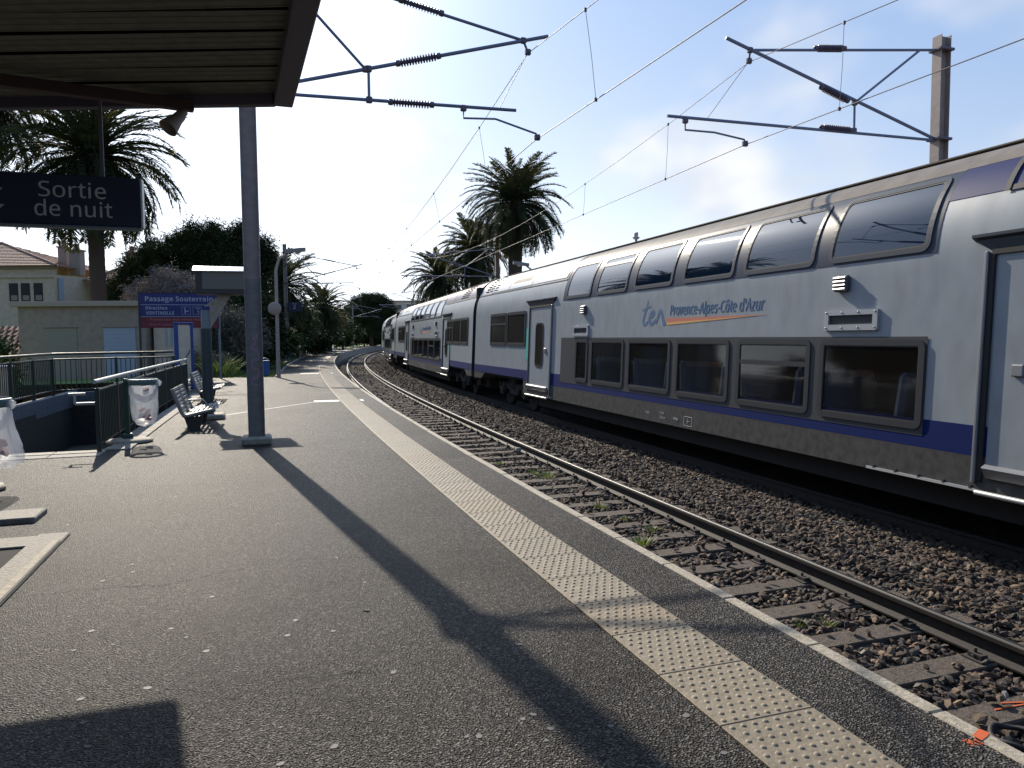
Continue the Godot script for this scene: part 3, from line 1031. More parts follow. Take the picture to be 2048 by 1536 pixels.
func make_car() -> Node3D:
	var c := thing("train_carriage", "", "train carriage", Transform3D(), "carriages of the standing train")
	var L := 13.3
	# shell: a middle reaching down to the sill, ends cut away over the bogies
	part(c, "body", extrude_body(-L, L, 1.0, 1.4), M.body)
	var lowb := MB.new()
	lowb.box(Vector3(-.25, .785, 0), Vector3(16.1, .43, 2.794))
	for e in [-1, 1]:
		lowb.box(Vector3(e * 12.85, .89, 0), Vector3(.9, .22, 2.794))
		lowb.poly([Vector3(e * 12.4, .78, -1.397), Vector3(e * 12.4, 1.0, -1.397), Vector3(e * 11.95, 1.0, -1.397)], Vector3(0, 0, 2.79))
	pieces(c, "sill_shell", lowb, M.skirt)
	part(c, "skirt", sheet_on(-8.3, 7.8, .57, .93, .004), M.skirt)
	for e in [[-L + .02, -8.32], [7.82, L - .02]]:
		part(c, "blue_stripe", sheet_on(e[0], e[1], 1.003, 1.25, .004), M.stripe)
		part(c, "roof_panel", sheet_on(e[0] + (.0 if e[0] > 0 else .0), e[1], 3.68, 4.37, .010), M.bluepanel if e[0] < 0 else M.hatch)
	part(c, "blue_stripe", sheet_on(-8.31, 7.81, .932, 1.25, .004), M.stripe)
	var low_windows := [[3.22, 3.96, 0.0], [1.36, 3.04, 0.0], [-.56, 1.16, 0.0], [-2.42, -.76, 0.0], [-4.32, -2.64, 1.80], [-6.20, -4.51, 0.0]]
	var lb := MB.new()
	var edge_u := 4.92
	for w in low_windows:
		lb.quad(side(edge_u, 1.06, .008), side(w[1] - .04, 1.06, .008), side(w[1] - .04, 2.18, .008), side(edge_u, 2.18, .008))
		for y in [[1.06, 1.165], [2.105, 2.18]]: lb.quad(side(w[1] - .04, y[0], .008), side(w[0] + .04, y[0], .008), side(w[0] + .04, y[1], .008), side(w[1] - .04, y[1], .008))
		edge_u = w[0] + .04
	lb.quad(side(edge_u, 1.06, .008), side(-6.22, 1.06, .008), side(-6.22, 2.18, .008), side(edge_u, 2.18, .008))
	part(c, "lower_band", lb.mesh(), M.band)
	var room := MB.new()
	room.quad(Vector3(-6.3, 1.02, -1.37), Vector3(5.0, 1.02, -1.37), Vector3(5.0, 1.02, .9), Vector3(-6.3, 1.02, .9))
	room.quad(Vector3(-6.3, 2.25, -1.37), Vector3(5.0, 2.25, -1.37), Vector3(5.0, 2.25, .9), Vector3(-6.3, 2.25, .9))
	room.quad(Vector3(-6.3, 1.02, .9), Vector3(5.0, 1.02, .9), Vector3(5.0, 2.25, .9), Vector3(-6.3, 2.25, .9))
	for u in [-6.3, 5.0]: room.quad(Vector3(u, 1.02, -1.37), Vector3(u, 1.02, .9), Vector3(u, 2.25, .9), Vector3(u, 2.25, -1.37))
	part(c, "saloon", room.mesh(), M.interior)
	var seat_mesh := MB.new().box(Vector3(0, 1.36, -.86), Vector3(.14, .80, .92), Basis(Vector3.BACK, .12), .05).box(Vector3(.26, 1.12, -.86), Vector3(.5, .16, .92), Basis(), .05).mesh()
	var rest_mesh := MB.new().box(Vector3(-.035, 1.68, -.86), Vector3(.15, .13, .80), Basis(Vector3.BACK, .12), .04).mesh()
	for k in 12:
		var flip := Transform3D(Basis(Vector3.UP, PI if k % 2 else 0.0), Vector3(-5.75 + k * .92 + (.34 if k % 2 else 0.0), 0, -1.72 if k % 2 else 0.0))
		var se := fast(c, "seat", k, seat_mesh, M.seat, flip)
		fast(se, "head_rest", 0, rest_mesh, M.head_rest)
	for k in 5: fast(c, "ceiling_lamp", k, bx(Vector3(.62, .03, .16), Vector3(-5.2 + k * 2.2, 2.22, -.45)), M.lamp_warm)
	part(c, "upper_band", sheet_on(-6.26, 4.90, 3.11, 4.04, .006), M.upband)
	part(c, "roof_panel", sheet_on(-6.26, 4.90, 4.042, 4.39, .008), M.roof)
	part(c, "roof_panel", sheet_on(-8.3, -6.262, 3.68, 4.05, .006), M.bluepanel)
	part(c, "roof_panel", sheet_on(-8.3, -6.262, 4.052, 4.39, .008), M.roof)
	part(c, "roof_panel", sheet_on(4.902, 7.8, 3.66, 4.38, .008), M.hatch)
	var far_roof := MB.new()
	far_roof.box(Vector3(0, TOP + .002, 0), Vector3(26.4, .016, 1.0))
	part(c, "roof_ridge", far_roof.mesh(), M.roof)
	# windows
	for w in low_windows:
		window_on(c, w[0], w[1], 1.125, 2.145, .075, .10, .024, M.frame_dark, M.pane_low, w[2])
	for w in [[3.20, 4.70, 0.0], [1.36, 2.90, 3.80], [-.50, 1.04, 0.0], [-2.42, -.86, 0.0], [-4.28, -2.68, 0.0], [-6.17, -4.56, 0.0]]:
		window_on(c, w[0], w[1], 3.135, 4.0, .06, .11, .022, M.frame_light, M.glass, w[2])
	for w in [[9.60, 11.36, 2.62], [7.72, 9.52, 0.0], [-9.30, -7.90, 2.62], [-11.0, -9.38, 0.0], [-12.5, -11.08, 0.0]]:
		window_on(c, w[0], w[1], 1.93, 2.96, .085, .07, .024, M.frame_dark, M.glass_low, w[2])
	# doors
	for dd in [[5.66, 7.40], [-8.66, -6.96]]:
		var a: float = dd[0]
		var e: float = dd[1]
		var dr := part(c, "door", sheet_on(a + .06, e - .06, .80, 3.0, .005), M.body)
		var gs := MB.new()
		for u in [a, e]:
			gs.box(Vector3(u, 1.86, -1.412), Vector3(.07, 2.36, .03), Basis(), .008)
		gs.box(Vector3((a + e) * .5, 3.04, -1.408), Vector3(e - a, .05, .04))
		pieces(dr, "door_seal", gs, M.rubber)
		var gs2 := MB.new()
		for u in [a - .055 if a > 0 else e + .055]: gs2.box(Vector3(u, 1.85, -1.425), Vector3(.045, 2.4, .05), Basis(), .012)
		part(dr, "door_post", gs2.mesh(), M.steel)
		var m := (a + e) * .5
		part(dr, "pane", sheet_on(m - .25, m + .27, 1.42, 2.54, .012, .11, false), M.glass_low)
		part(dr, "window_frame", ring_on(rrect(m - .30, m + .32, 1.37, 2.59, .15), rrect(m - .25, m + .27, 1.42, 2.54, .11), .02), M.frame_dark)
		part(dr, "door_handle", bx(Vector3(.13, .12, .03), Vector3(m - .48 if a > 0 else m + .50, 1.84, -1.42), .01), M.steel)
		part(c, "step", MB.new().box(Vector3(m, .80, -1.44), Vector3(e - a - .16, .14, .07), Basis(Vector3.RIGHT, -.5), .012).mesh(), M.steel)
		part(c, "foot_rail", tb([Vector3(a + .02, .575, -1.47), Vector3(e - .02, .575, -1.47)], .028, 8), M.alu)
		var rain := MB.new()
		rain.poly([Vector3(a - .28, 3.16, -1.395), Vector3(a - .28, 3.20, -1.46), Vector3(a - .28, 3.23, -1.46), Vector3(a - .28, 3.25, -1.37)], Vector3(e - a + .5, 0, 0))
		rain.poly([Vector3(a - .02, 3.05, -1.40), Vector3(e + .02, 3.05, -1.40), Vector3(e + .18, 3.17, -1.44), Vector3(a - .22, 3.17, -1.44)], Vector3(0, 0, .03))
		part(c, "rain_strip", rain.mesh(), M.frame_light)
	part(c, "paint_patch", sheet_on(7.45, 7.66, 1.55, 2.45, .009), M.teal, Transform3D(), "green painted patch beside the door")
	part(c, "paint_patch", sheet_on(-8.9, -8.72, 1.5, 2.4, .009), M.teal, Transform3D(), "green painted patch beside the door")
	part(c, "sill_strip", bx(Vector3(1.5, .03, .02), Vector3(-6.18, .585, -1.41)), M.alu)
	var hinges := MB.new()
	for k in 5: hinges.box(Vector3(-5.55 - k * .33, .61, -1.412), Vector3(.03, .035, .02))
	pieces(c, "hinge", hinges, M.rubber)
	# ventilators and boxes on the white side
	for q in [[-4.86, 2.86], [3.50, 2.83]]:
		var vt := part(c, "vent", bx(Vector3(.25, .21, .06), Vector3(q[0], q[1], -1.43), .02), M.frame_light)
		for k in 4:
			part(vt, "louvre", MB.new().box(Vector3(q[0], q[1] - .075 + k * .048, -1.47), Vector3(.22, .03, .035), Basis(Vector3.RIGHT, .5), .006).mesh(), M.steel)
	for q in [[-5.03, 2.39], [3.67, 2.34]]:
		var bo := part(c, "grille_box", ring_on(rrect(q[0] - .46, q[0] + .46, q[1] - .13, q[1] + .13, .015), rrect(q[0] - .38, q[0] + .38, q[1] - .055, q[1] + .065, .006), .035), M.hatch)
		part(bo, "slot", sheet_on(q[0] - .4, q[0] + .4, q[1] - .065, q[1] + .075, .006), M.frame_dark)
		var rv := MB.new()
		for x in [-.42, -.14, .14, .42]:
			for y in [-.095, .1]: rv.lathe([Vector2(.014, 0), Vector2(.011, .008), Vector2(0, .011)], 8, Transform3D(Basis(Vector3.RIGHT, -PI / 2), Vector3(q[0] + x, q[1] + y, -1.435)))
		pieces(bo, "rivet", rv, M.steel)
	# roof hatches and grille at the front end
	for k in [[5.0, 7.7], [7.74, 9.9], [9.94, 11.9]]:
		part(c, "roof_hatch", sheet_on(k[0], k[1], 3.70, 4.28, .022), M.hatch)
	for e in [1, -1]:
		var gr := MB.new()
		for a in 3:
			for q in 6:
				var u: float = e * (10.4 + a * .5 + (1.0 if e > 0 else 0.0))
				var y := 3.76 + q * .085
				var p := side(u, y, .026 if e > 0 else .02)
				gr.box(p, Vector3(.34, .035, .02), Basis(Vector3.RIGHT, -atan2(1.4 - zp(y), .6)))
		pieces(c, "grille_slot", gr, M.rubber)
	part(c, "roof_slot", sheet_on(8.0, 9.7, 3.86, 3.98, .026), M.rubber)
	var rim := MB.new()
	for u in [[-7.0, -6.94], [-8.34, -8.30], [4.875, 4.925], [7.70, 7.735], [9.90, 9.935]]:
		for k in 12:
			var y0 := 3.66 + k * .06
			rim.quad(side(u[0], y0, .026), side(u[1], y0, .026), side(u[1], y0 + .06, .026), side(u[0], y0 + .06, .026))
	part(c, "roof_joints", rim.mesh(), M.rubber).set_meta("kind", "stuff")
	part(c, "roof_gutter", sheet_on(-L + .05, -7.0, 3.66, 3.72, .016), M.rubber)
	part(c, "roof_gutter", sheet_on(4.95, L - .05, 3.64, 3.665, .016), M.rubber)
	var bolts := MB.new()
	for k in 5:
		for q in [[-8.5, 1], [-10.4, 1]]:
			bolts.lathe([Vector2(.018, 0), Vector2(.018, .01), Vector2(0, .013)], 6, Transform3D(Basis(Vector3.RIGHT, -PI / 2 + .5), side(q[0], 3.76 + k * .1, .010)))
	pieces(c, "bolt", bolts, M.rubber)
	# running gear
	for u in [-10.2, 9.65]:
		var bg := MB.new()
		bogie(bg, u)
		part(c, "bogie", bg.mesh(), M.under).set_meta("kind", "stuff")
	var ub := MB.new()
	ub.box(Vector3(-.2, .46, 0), Vector3(14.6, .36, 2.3))
	ub.box(Vector3(-.2, .96, 0), Vector3(26.2, .06, 2.6))
	for e in [-1, 1]:
		ub.box(Vector3(e * 12.9, .7, 0), Vector3(.5, .5, 2.0))
	pieces(c, "underframe", ub, M.under)
	for e in [-1, 1]:
		part(c, "end_wall", MB.new().poly(end_outline(e * (L + .004)), Vector3.ZERO).mesh(), M.rubber)
		var bl := MB.new()
		for k in 5: bl.box(Vector3(e * (L + .035 + k * .07), 2.35, 0), Vector3(.05, 3.3 if k % 2 else 3.2, 2.66 if k % 2 else 2.56), Basis(), .02)
		pieces(c, "gangway_bellows", bl, M.rubber)
	# small prints on the skirt
	for q in [[.31, .70, "F-TER"], [-.27, .74, "51 87"], [-.27, .66, "26,1 m"], [-.75, .68, "TRAIN"]]:
		text_part(c, "print", q[2], .045, side_frame(q[0], q[1], .006), M.sign_text, false)
	var sq := MB.new()
	for r in [[-1.26, .78, .26, .008], [-1.26, .62, .26, .008], [-1.13, .70, .008, .16], [-1.39, .70, .008, .16], [-1.24, .70, .008, .10], [-1.28, .70, .07, .008]]:
		sq.box(Vector3(r[0], r[1], -1.406), Vector3(r[2], r[3], .004))
	pieces(c, "print_line", sq, M.sign_text)
	return c

func side_frame(u: float, y: float, off: float) -> Transform3D:
	return Transform3D(Basis(Vector3(-1, 0, 0), Vector3.UP, Vector3(0, 0, -1)), Vector3(u, y, -1.4 - off))

func logo(c: Node3D) -> void:
	var f := side_frame(.80, 2.42, .004)
	# three brush letters
	var st := [
		[[Vector2(.40, .49), Vector2(.36, .36), Vector2(.28, .22), Vector2(.23, .10), Vector2(.25, .02), Vector2(.33, .015), Vector2(.42, .07)], [.012, .034, .044, .05, .05, .042, .022]],
		[[Vector2(.17, .29), Vector2(.25, .305), Vector2(.38, .345), Vector2(.52, .355)], [.012, .03, .034, .012]],
		[[Vector2(.44, .13), Vector2(.56, .16), Vector2(.66, .22), Vector2(.62, .265), Vector2(.52, .22), Vector2(.47, .11), Vector2(.52, .03), Vector2(.62, .03), Vector2(.74, .10)], [.018, .03, .036, .036, .04, .05, .05, .042, .024]],
		[[Vector2(.74, .02), Vector2(.80, .13), Vector2(.87, .25), Vector2(.93, .25), Vector2(.99, .12), Vector2(1.05, .02), Vector2(1.12, .03)], [.03, .042, .05, .04, .055, .07, .012]],
	]
	for s in st:
		for k in s[1].size(): s[1][k] *= 1.45
		part(c, "logo_stroke", ribbon(s[0], s[1], 0.0), M.logo, f)
	part(c, "logo_stroke", ribbon([Vector2(.93, .10), Vector2(1.0, .0), Vector2(1.08, .01)], [.02, .05, .02], -.001), M.logo_shade, f)
	text_part(c, "lettering", "Provence-Alpes-Côte d'Azur", .19, side_frame(-.46, 2.585, .004), M.logo, false, 2.76, .17)
	var a := MB.new()
	a.poly([Vector3(-.36, 2.455, -1.404), Vector3(-.34, 2.535, -1.404), Vector3(-3.34, 2.515, -1.404)], Vector3(0, 0, -.001))
	part(c, "swoosh", a.mesh(), M.swoosh_r)
	var b := MB.new()
	b.poly([Vector3(-.36, 2.405, -1.404), Vector3(-.36, 2.454, -1.404), Vector3(-3.30, 2.512, -1.404)], Vector3(0, 0, -.001))
	part(c, "swoosh", b.mesh(), M.swoosh_o)

func train() -> void:
	var c := make_car()
	logo(c)
	c.transform = car_frame(12.65)
	c.set_meta("label", "whole near double-deck carriage with blue regional lettering between its two rows of windows")
	copy(c, car_frame(39.95), "double-deck carriage coupled between two black gangways, roof grille at its near end", "train_carriage")
	copy(c, car_frame(67.25), "last double-deck carriage at the bend, seen almost edge-on", "train_carriage")

# ------------------------------------------------------------------ overhead line
func h_mast(par: Node3D, hgt: float, m: Material, m2: Material = null) -> void:
	var lo := MB.new()
	var up := MB.new()
	var split := 2.55
	for q in [[lo, 0.0, split], [up, split, hgt]]:
		var b: MB = q[0]
		var mid: float = (q[1] + q[2]) * .5
		var len: float = q[2] - q[1]
		for z in [-.115, .115]: b.box(Vector3(0, mid, z), Vector3(.22, len, .014), Basis(), .003)
		b.box(Vector3(0, mid, 0), Vector3(.012, len, .216))
	part(par, "upper_mast", up.mesh(), m)
	part(par, "mast_foot", lo.mesh(), m2 if m2 else m)

func insulator(par: Node3D, a: Vector3, c: Vector3) -> void:
	var dir := (c - a).normalized()
	var len := (c - a).length()
	var b := MB.new()
	var prof := [Vector2(.03, 0), Vector2(.05, .01), Vector2(.05, .07), Vector2(.03, .08)]
	var n := int((len - .16) / .045)
	for k in n:
		var y := .08 + k * (len - .16) / n
		prof.append_array([Vector2(.028, y + .004), Vector2(.068, y + .016), Vector2(.068, y + .022), Vector2(.028, y + .034)])
	prof.append_array([Vector2(.03, len - .08), Vector2(.05, len - .07), Vector2(.05, len - .01), Vector2(.03, len)])
	var y0 := dir
	var x0 := y0.cross(Vector3.RIGHT).normalized()
	b.lathe(prof, 12, Transform3D(Basis(x0, y0, x0.cross(y0)), a))
	part(par, "insulator", b.mesh(), M.insul)

func clamp_at(b: MB, p: Vector3) -> void:
	b.box(p, Vector3(.07, .1, .1), Basis(), .015)

# a mast with its bracket; everything in the mast's frame: x along the track, y up, z towards the right. sg: +1 reaches right, -1 reaches left.
func bracket_mast(label: String, s: float, d: float, hgt: float, base_h: float, pts: Dictionary, group := "overhead line masts") -> Node3D:
	var t := thing("overhead_line_mast", label, "mast", F(s, d, 0), group)
	h_mast(t, hgt, M.mast, M.mast_low)
	var q := {}
	for k in pts: q[k] = Vector3(0, pts[k][1], pts[k][0] - d)
	var w0 := .031
	part(t, "strut", tb([q.foot, q.strut_end], w0), M.galv)
	part(t, "tie_bar", tb([q.tie_foot, q.knee], .026), M.galv)
	part(t, "registration_tube", tb([q.reg_foot, q.reg_end], .028), M.galv)
	part(t, "stay", tb([q.stay_a, q.stay_b], .024), M.galv)
	part(t, "hanger", tb([q.hang_a, q.hang_b], .022), M.galv)
	part(t, "steady_arm", tb([q.arm_a + Vector3(0, .16, 0), q.arm_a, q.arm_m, q.arm_e, q.tip], .018, 6), M.galv)
	for k in ["ins1", "ins2", "ins3"]:
		if q.has(k + "a"): insulator(t, q[k + "a"], q[k + "b"])
	var cl := MB.new()
	for k in ["knee", "stay_b", "hang_a", "hang_b", "tip"]: clamp_at(cl, q[k])
	clamp_at(cl, q.arm_a + Vector3(0, .16, 0))
	cl.tube([q.knee, q.clamp], .02, 6)
	clamp_at(cl, q.clamp)
	for y in [q.foot.y, q.tie_foot.y]: cl.box(Vector3(0, y, 0), Vector3(.30, .05, .36), Basis(), .01)
	pieces(t, "clamp", cl, M.insul)
	part(t, "stay_wire", tb([q.clamp, q.stayw], .006, 5), M.wire)
	if base_h > 0.0: part(t, "base", MB.new().box(Vector3(0, base_h * .5, 0), Vector3(.46, base_h, .44), Basis(), .03).mesh(), M.coping)
	return t

func catenary() -> void:
	var lp := {"foot": [-2.80, 5.40], "strut_end": [1.98, 6.72], "tie_foot": [-2.80, 7.42], "knee": [1.54, 6.60], "reg_foot": [-2.80, 5.37], "reg_end": [1.40, 5.44],
		"stay_a": [-2.55, 7.36], "stay_b": [-1.10, 5.87], "hang_a": [-1.05, 5.88], "hang_b": [-1.05, 5.40], "arm_a": [.49, 5.24], "arm_m": [1.04, 5.27], "arm_e": [1.76, 5.08], "tip": [1.78, 5.02],
		"clamp": [1.62, 6.42], "stayw": [1.1, 5.43], "ins1a": [-.62, 6.00], "ins1b": [.12, 6.205], "ins2a": [-.75, 5.395], "ins2b": [0.0, 5.41], "ins3a": [-.55, 7.01], "ins3b": [.18, 6.87]}
	var m0 := bracket_mast("nearest steel overhead-line mast on the platform, scrawled with graffiti, on a concrete block", 12.1, -2.88, 8.0, .13, lp)
	var gp := [Vector2(-.02, 1.62), Vector2(.05, 1.70), Vector2(.0, 1.55), Vector2(-.05, 1.50), Vector2(.04, 1.44), Vector2(.06, 1.32), Vector2(-.03, 1.30), Vector2(-.04, 1.20), Vector2(.05, 1.16), Vector2(.05, 1.06), Vector2(-.03, 1.02), Vector2(-.05, .94), Vector2(.04, .92)]
	var gw := []
	for k in gp.size(): gw.append(.022)
	part(m0, "graffiti", ribbon(gp, gw, 0.0), M.graffiti, Transform3D(Basis(Vector3(0, 0, 1), Vector3.UP, Vector3(-1, 0, 0)), Vector3(-.0085, 0, 0)))
	var rp := {"foot": [9.9, 5.44], "strut_end": [5.12, 6.85], "tie_foot": [9.9, 7.15], "knee": [5.62, 6.69], "reg_foot": [9.9, 5.42], "reg_end": [3.97, 5.41],
		"stay_a": [9.46, 7.10], "stay_b": [7.94, 5.98], "hang_a": [7.93, 5.97], "hang_b": [7.93, 5.46], "arm_a": [4.32, 5.2], "arm_m": [4.9, 5.2], "arm_e": [5.52, 5.12], "tip": [5.54, 5.05],
		"clamp": [5.60, 6.50], "stayw": [4.75, 5.42], "ins1a": [7.14, 6.20], "ins1b": [7.80, 5.99], "ins2a": [7.16, 5.46], "ins2b": [7.90, 5.455], "ins3a": [7.0, 6.87], "ins3b": [7.7, 6.94]}
	bracket_mast("overhead-line mast rising from behind the nearest carriage roof with a full bracket", 11.56, 10.0, 7.42, 0.0, rp)
	for q in [[53.0, "slim overhead-line mast on the platform just behind the street-lamp post"], [94.0, "distant platform mast in front of the dark palms"], [135.0, "farthest platform mast, small against the umbrella pine"]]:
		bracket_mast(q[1], q[0], -3.15, 8.0, .12, lp)
	for q in [[46.0, "mast standing before the tall palms behind the train roof"], [88.0, "small mast showing over the roof of the farthest carriage"], [130.0, "tiny mast tip beyond the last carriage"]]:
		bracket_mast(q[1], q[0], 10.0, 7.3, 0.0, rp)
	# wires
	for q in [[[-29.0, 12.1, 53.0, 94.0, 135.0, 176.0], 1.78, 5.0, 1.62, 6.40, "over the near track"], [[-30.0, 11.56, 46.0, 88.0, 130.0, 171.0], 5.54, 5.03, 5.60, 6.48, "over the far track above the train"]]:
		var nodes: Array = q[0]
		var cw := thing("contact_wire", "thin contact wire " + q[5], "overhead wire")
		var mw := thing("messenger_wire", "sagging carrier wire %s, with vertical droppers" % q[5], "overhead wire")
		var n := 0
		for i in nodes.size() - 1:
			var st: float = .2 * (1 if i % 2 else 0)
			var a := P(nodes[i], q[1], q[2])
			var b := P(nodes[i + 1], q[1], q[2])
			var a2 := P(nodes[i], q[3], q[4])
			var b2 := P(nodes[i + 1], q[3], q[4])
			fast(cw, "wire_span", i, tb([a, a.lerp(b, .5), b], .0075, 6), M.wire)
			var pts := []
			for k in 13:
				var t := k / 12.0
				var sag := .85 * 4.0 * t * (1.0 - t)
				pts.append(a2.lerp(b2, t) - Vector3(0, sag, 0))
			fast(mw, "wire_span", i, tb(pts, .0065, 6), M.wire)
			var drops := 7 if i < 3 else 0
			for k in drops:
				var t := (k + .62) / 7.0
				var lo := a.lerp(b, t)
				var hi := a2.lerp(b2, t) - Vector3(0, .85 * 4.0 * t * (1.0 - t), 0)
				fast(mw, "dropper", n, MB.new().tube([hi, hi.lerp(lo, .5) + Vector3(.01, 0, 0), lo], .004, 5).box(lo, Vector3(.04, .05, .03)).box(hi, Vector3(.035, .05, .03)).mesh(), M.wire)
				n += 1

# ------------------------------------------------------------------ canopy
func canopy() -> void:
	var t := thing("platform_canopy", "dark ribbed steel canopy with a purplish edge beam, over the platform", "canopy")
	var h := 3.80
	var c0 := Vector2(-2.04, 7.18)          # far right corner, x and forward distance
	var along := Vector2(-.3737, 1.0).normalized()
	var across := Vector2(-1, .018).normalized()
	var wd := 9.0
	var dep := 14.0
	var pt := func(a: float, b: float, y: float) -> Vector3:      # a metres left of the right edge, b metres back from the far edge
		var q := c0 + across * a - along * b
		return Vector3(q.x, y, -q.y)
	var ang := atan2(across.y, -across.x)
	var edge := MB.new()
	var bar := func(b: MB, p: Vector3, q: Vector3, w: float, hh: float) -> void:
		var dir := (q - p).normalized()
		b.box((p + q) * .5, Vector3((q - p).length(), hh, w), Basis(dir, Vector3.UP, dir.cross(Vector3.UP)), .008)
	bar.call(edge, pt.call(.085, .0, h + .11), pt.call(.085, dep, h + .11), .17, .22)
	part(t, "edge_beam", edge.mesh(), M.canopy_steel)
	edge = MB.new()
	bar.call(edge, pt.call(.171, .045, h + .11), pt.call(wd, .045, h + .11), .09, .22)
	part(t, "edge_beam", edge.mesh(), M.canopy_steel)
	# deck: trays with shallow ribs and open joints, laid across
	var i := 0
	var b := .1
	while b < dep - .4:
		var w := .335
		var r := MB.new()
		var skew := .012 * sin(i * 2.1)
		var q0: Vector3 = pt.call(.172, b, h + .10)
		var q1: Vector3 = pt.call(wd, b + skew * wd, h + .10)
		var q2: Vector3 = pt.call(.172, b + w, h + .10)
		var q3: Vector3 = pt.call(wd, b + w + skew * wd, h + .10)
		var prof := [[0.0, 0.0], [.05, 0.0], [.07, .012], [.30, .012], [.32, 0.0], [.36, 0.0], [.38, .012], [.62, .012], [.64, 0.0], [.68, 0.0], [.70, .012], [.93, .012], [.95, 0.0], [1.0, 0.0]]
		for k in prof.size() - 1:
			var y0 := Vector3(0, prof[k][1] * .5, 0)
			var y1 := Vector3(0, prof[k + 1][1] * .5, 0)
			r.quad(q0.lerp(q2, prof[k][0]) + y0, q1.lerp(q3, prof[k][0]) + y0, q1.lerp(q3, prof[k + 1][0]) + y1, q0.lerp(q2, prof[k + 1][0]) + y1)
		fast(t, "deck_panel", i, r.mesh(), M.deck)
		i += 1
		b += .385
	var sheet_b := MB.new()
	sheet_b.poly([pt.call(0, 0, h + .16), pt.call(wd, 0, h + .16), pt.call(wd, dep, h + .16), pt.call(0, dep, h + .16)], Vector3(0, .05, 0))
	part(t, "roof_sheet", sheet_b.mesh(), M.deck_gap)
	var pur := MB.new()
	bar.call(pur, W(-6.9, 5.05, h + .03), W(-2.93, 7.10, h - .01), .10, .10)
	part(t, "brace", pur.mesh(), M.rust, Transform3D(), "reddish brown diagonal brace")
	var posts := MB.new()
	for q in [[-5.6, 3.0], [-3.2, -3.4]]: posts.box(W(q[0], q[1], h * .5), Vector3(.16, h, .16), Basis(), .01)
	pieces(t, "post", posts, M.canopy_steel)
	# loudspeaker hung under the far edge
	var sp := thing("loudspeaker", "horn loudspeaker hanging from the canopy's far edge", "loudspeaker", Transform3D(Basis(), W(-3.0, 7.06, 3.76)))
	var dir := Vector3(-.33, -.62, .45).normalized()
	var x0 := dir.cross(Vector3.UP).normalized()
	var fr := Transform3D(Basis(x0, dir, x0.cross(dir)), Vector3(0, -.03, 0))
	part(sp, "horn", MB.new().lathe([Vector2(0, 0), Vector2(.035, 0), Vector2(.04, .05), Vector2(.05, .06), Vector2(.055, .12), Vector2(.085, .24), Vector2(.088, .25), Vector2(.078, .25), Vector2(.045, .12), Vector2(0, .1)], 20, fr).mesh(), M.mast)
	part(sp, "bracket", tb([Vector3(0, .06, 0), Vector3(0, -.02, 0), Vector3(0, -.04, .02)], .016, 8), M.iron)
	# hanging sign
	var sg := thing("exit_sign", "dark hanging sign with two lines of pale lettering and an arrow, under the canopy", "sign", Transform3D(Basis(), W(-3.3236, 6.8168, 2.64)))
	var sa := Vector3(-.944, 0, .33)          # towards the sign's left end, coming nearer
	var sb := Basis(-sa, Vector3.UP, (-sa).cross(Vector3.UP))
	sg.transform.basis = sb
	part(sg, "panel", bx(Vector3(1.9, .435, .12), Vector3(-.95, .2175, -.06), .006), M.navy)
	part(sg, "end_cap", bx(Vector3(.02, .435, .124), Vector3(.012, .2175, -.06), .004), M.alu)
	part(sg, "lower_edge", bx(Vector3(1.9, .02, .125), Vector3(-.95, -.011, -.06), .004), M.pole_light)
	pieces(sg, "hanger", MB.new().box(Vector3(-.3, .8, -.06), Vector3(.03, .74, .03)).box(Vector3(-1.6, .8, -.06), Vector3(.03, .74, .03)), M.canopy_steel)
	text_part(sg, "lettering", "Sortie", .132, Transform3D(Basis(), Vector3(-.79, .235, .001)), M.sign_text, false, .52)
	text_part(sg, "lettering", "de nuit", .132, Transform3D(Basis(), Vector3(-.825, .072, .001)), M.sign_text, false, .60)
	var ar := MB.new()
	ar.poly([Vector3(-1.22, .32, .001), Vector3(-1.29, .345, .001), Vector3(-1.50, .16, .001), Vector3(-1.43, .13, .001)], Vector3(0, 0, .003))
	ar.poly([Vector3(-1.50, .10, .001), Vector3(-1.25, .145, .001), Vector3(-1.21, .185, .001), Vector3(-1.47, .185, .001)], Vector3(0, 0, .0035))
	ar.poly([Vector3(-1.54, .09, .001), Vector3(-1.47, .10, .001), Vector3(-1.47, .36, .001), Vector3(-1.54, .32, .001)], Vector3(0, 0, .004))
	for q in ar.split(): part(sg, "arrow", q.mesh(), M.sign_text, Transform3D(Basis(), Vector3(.165, -.03, 0)))

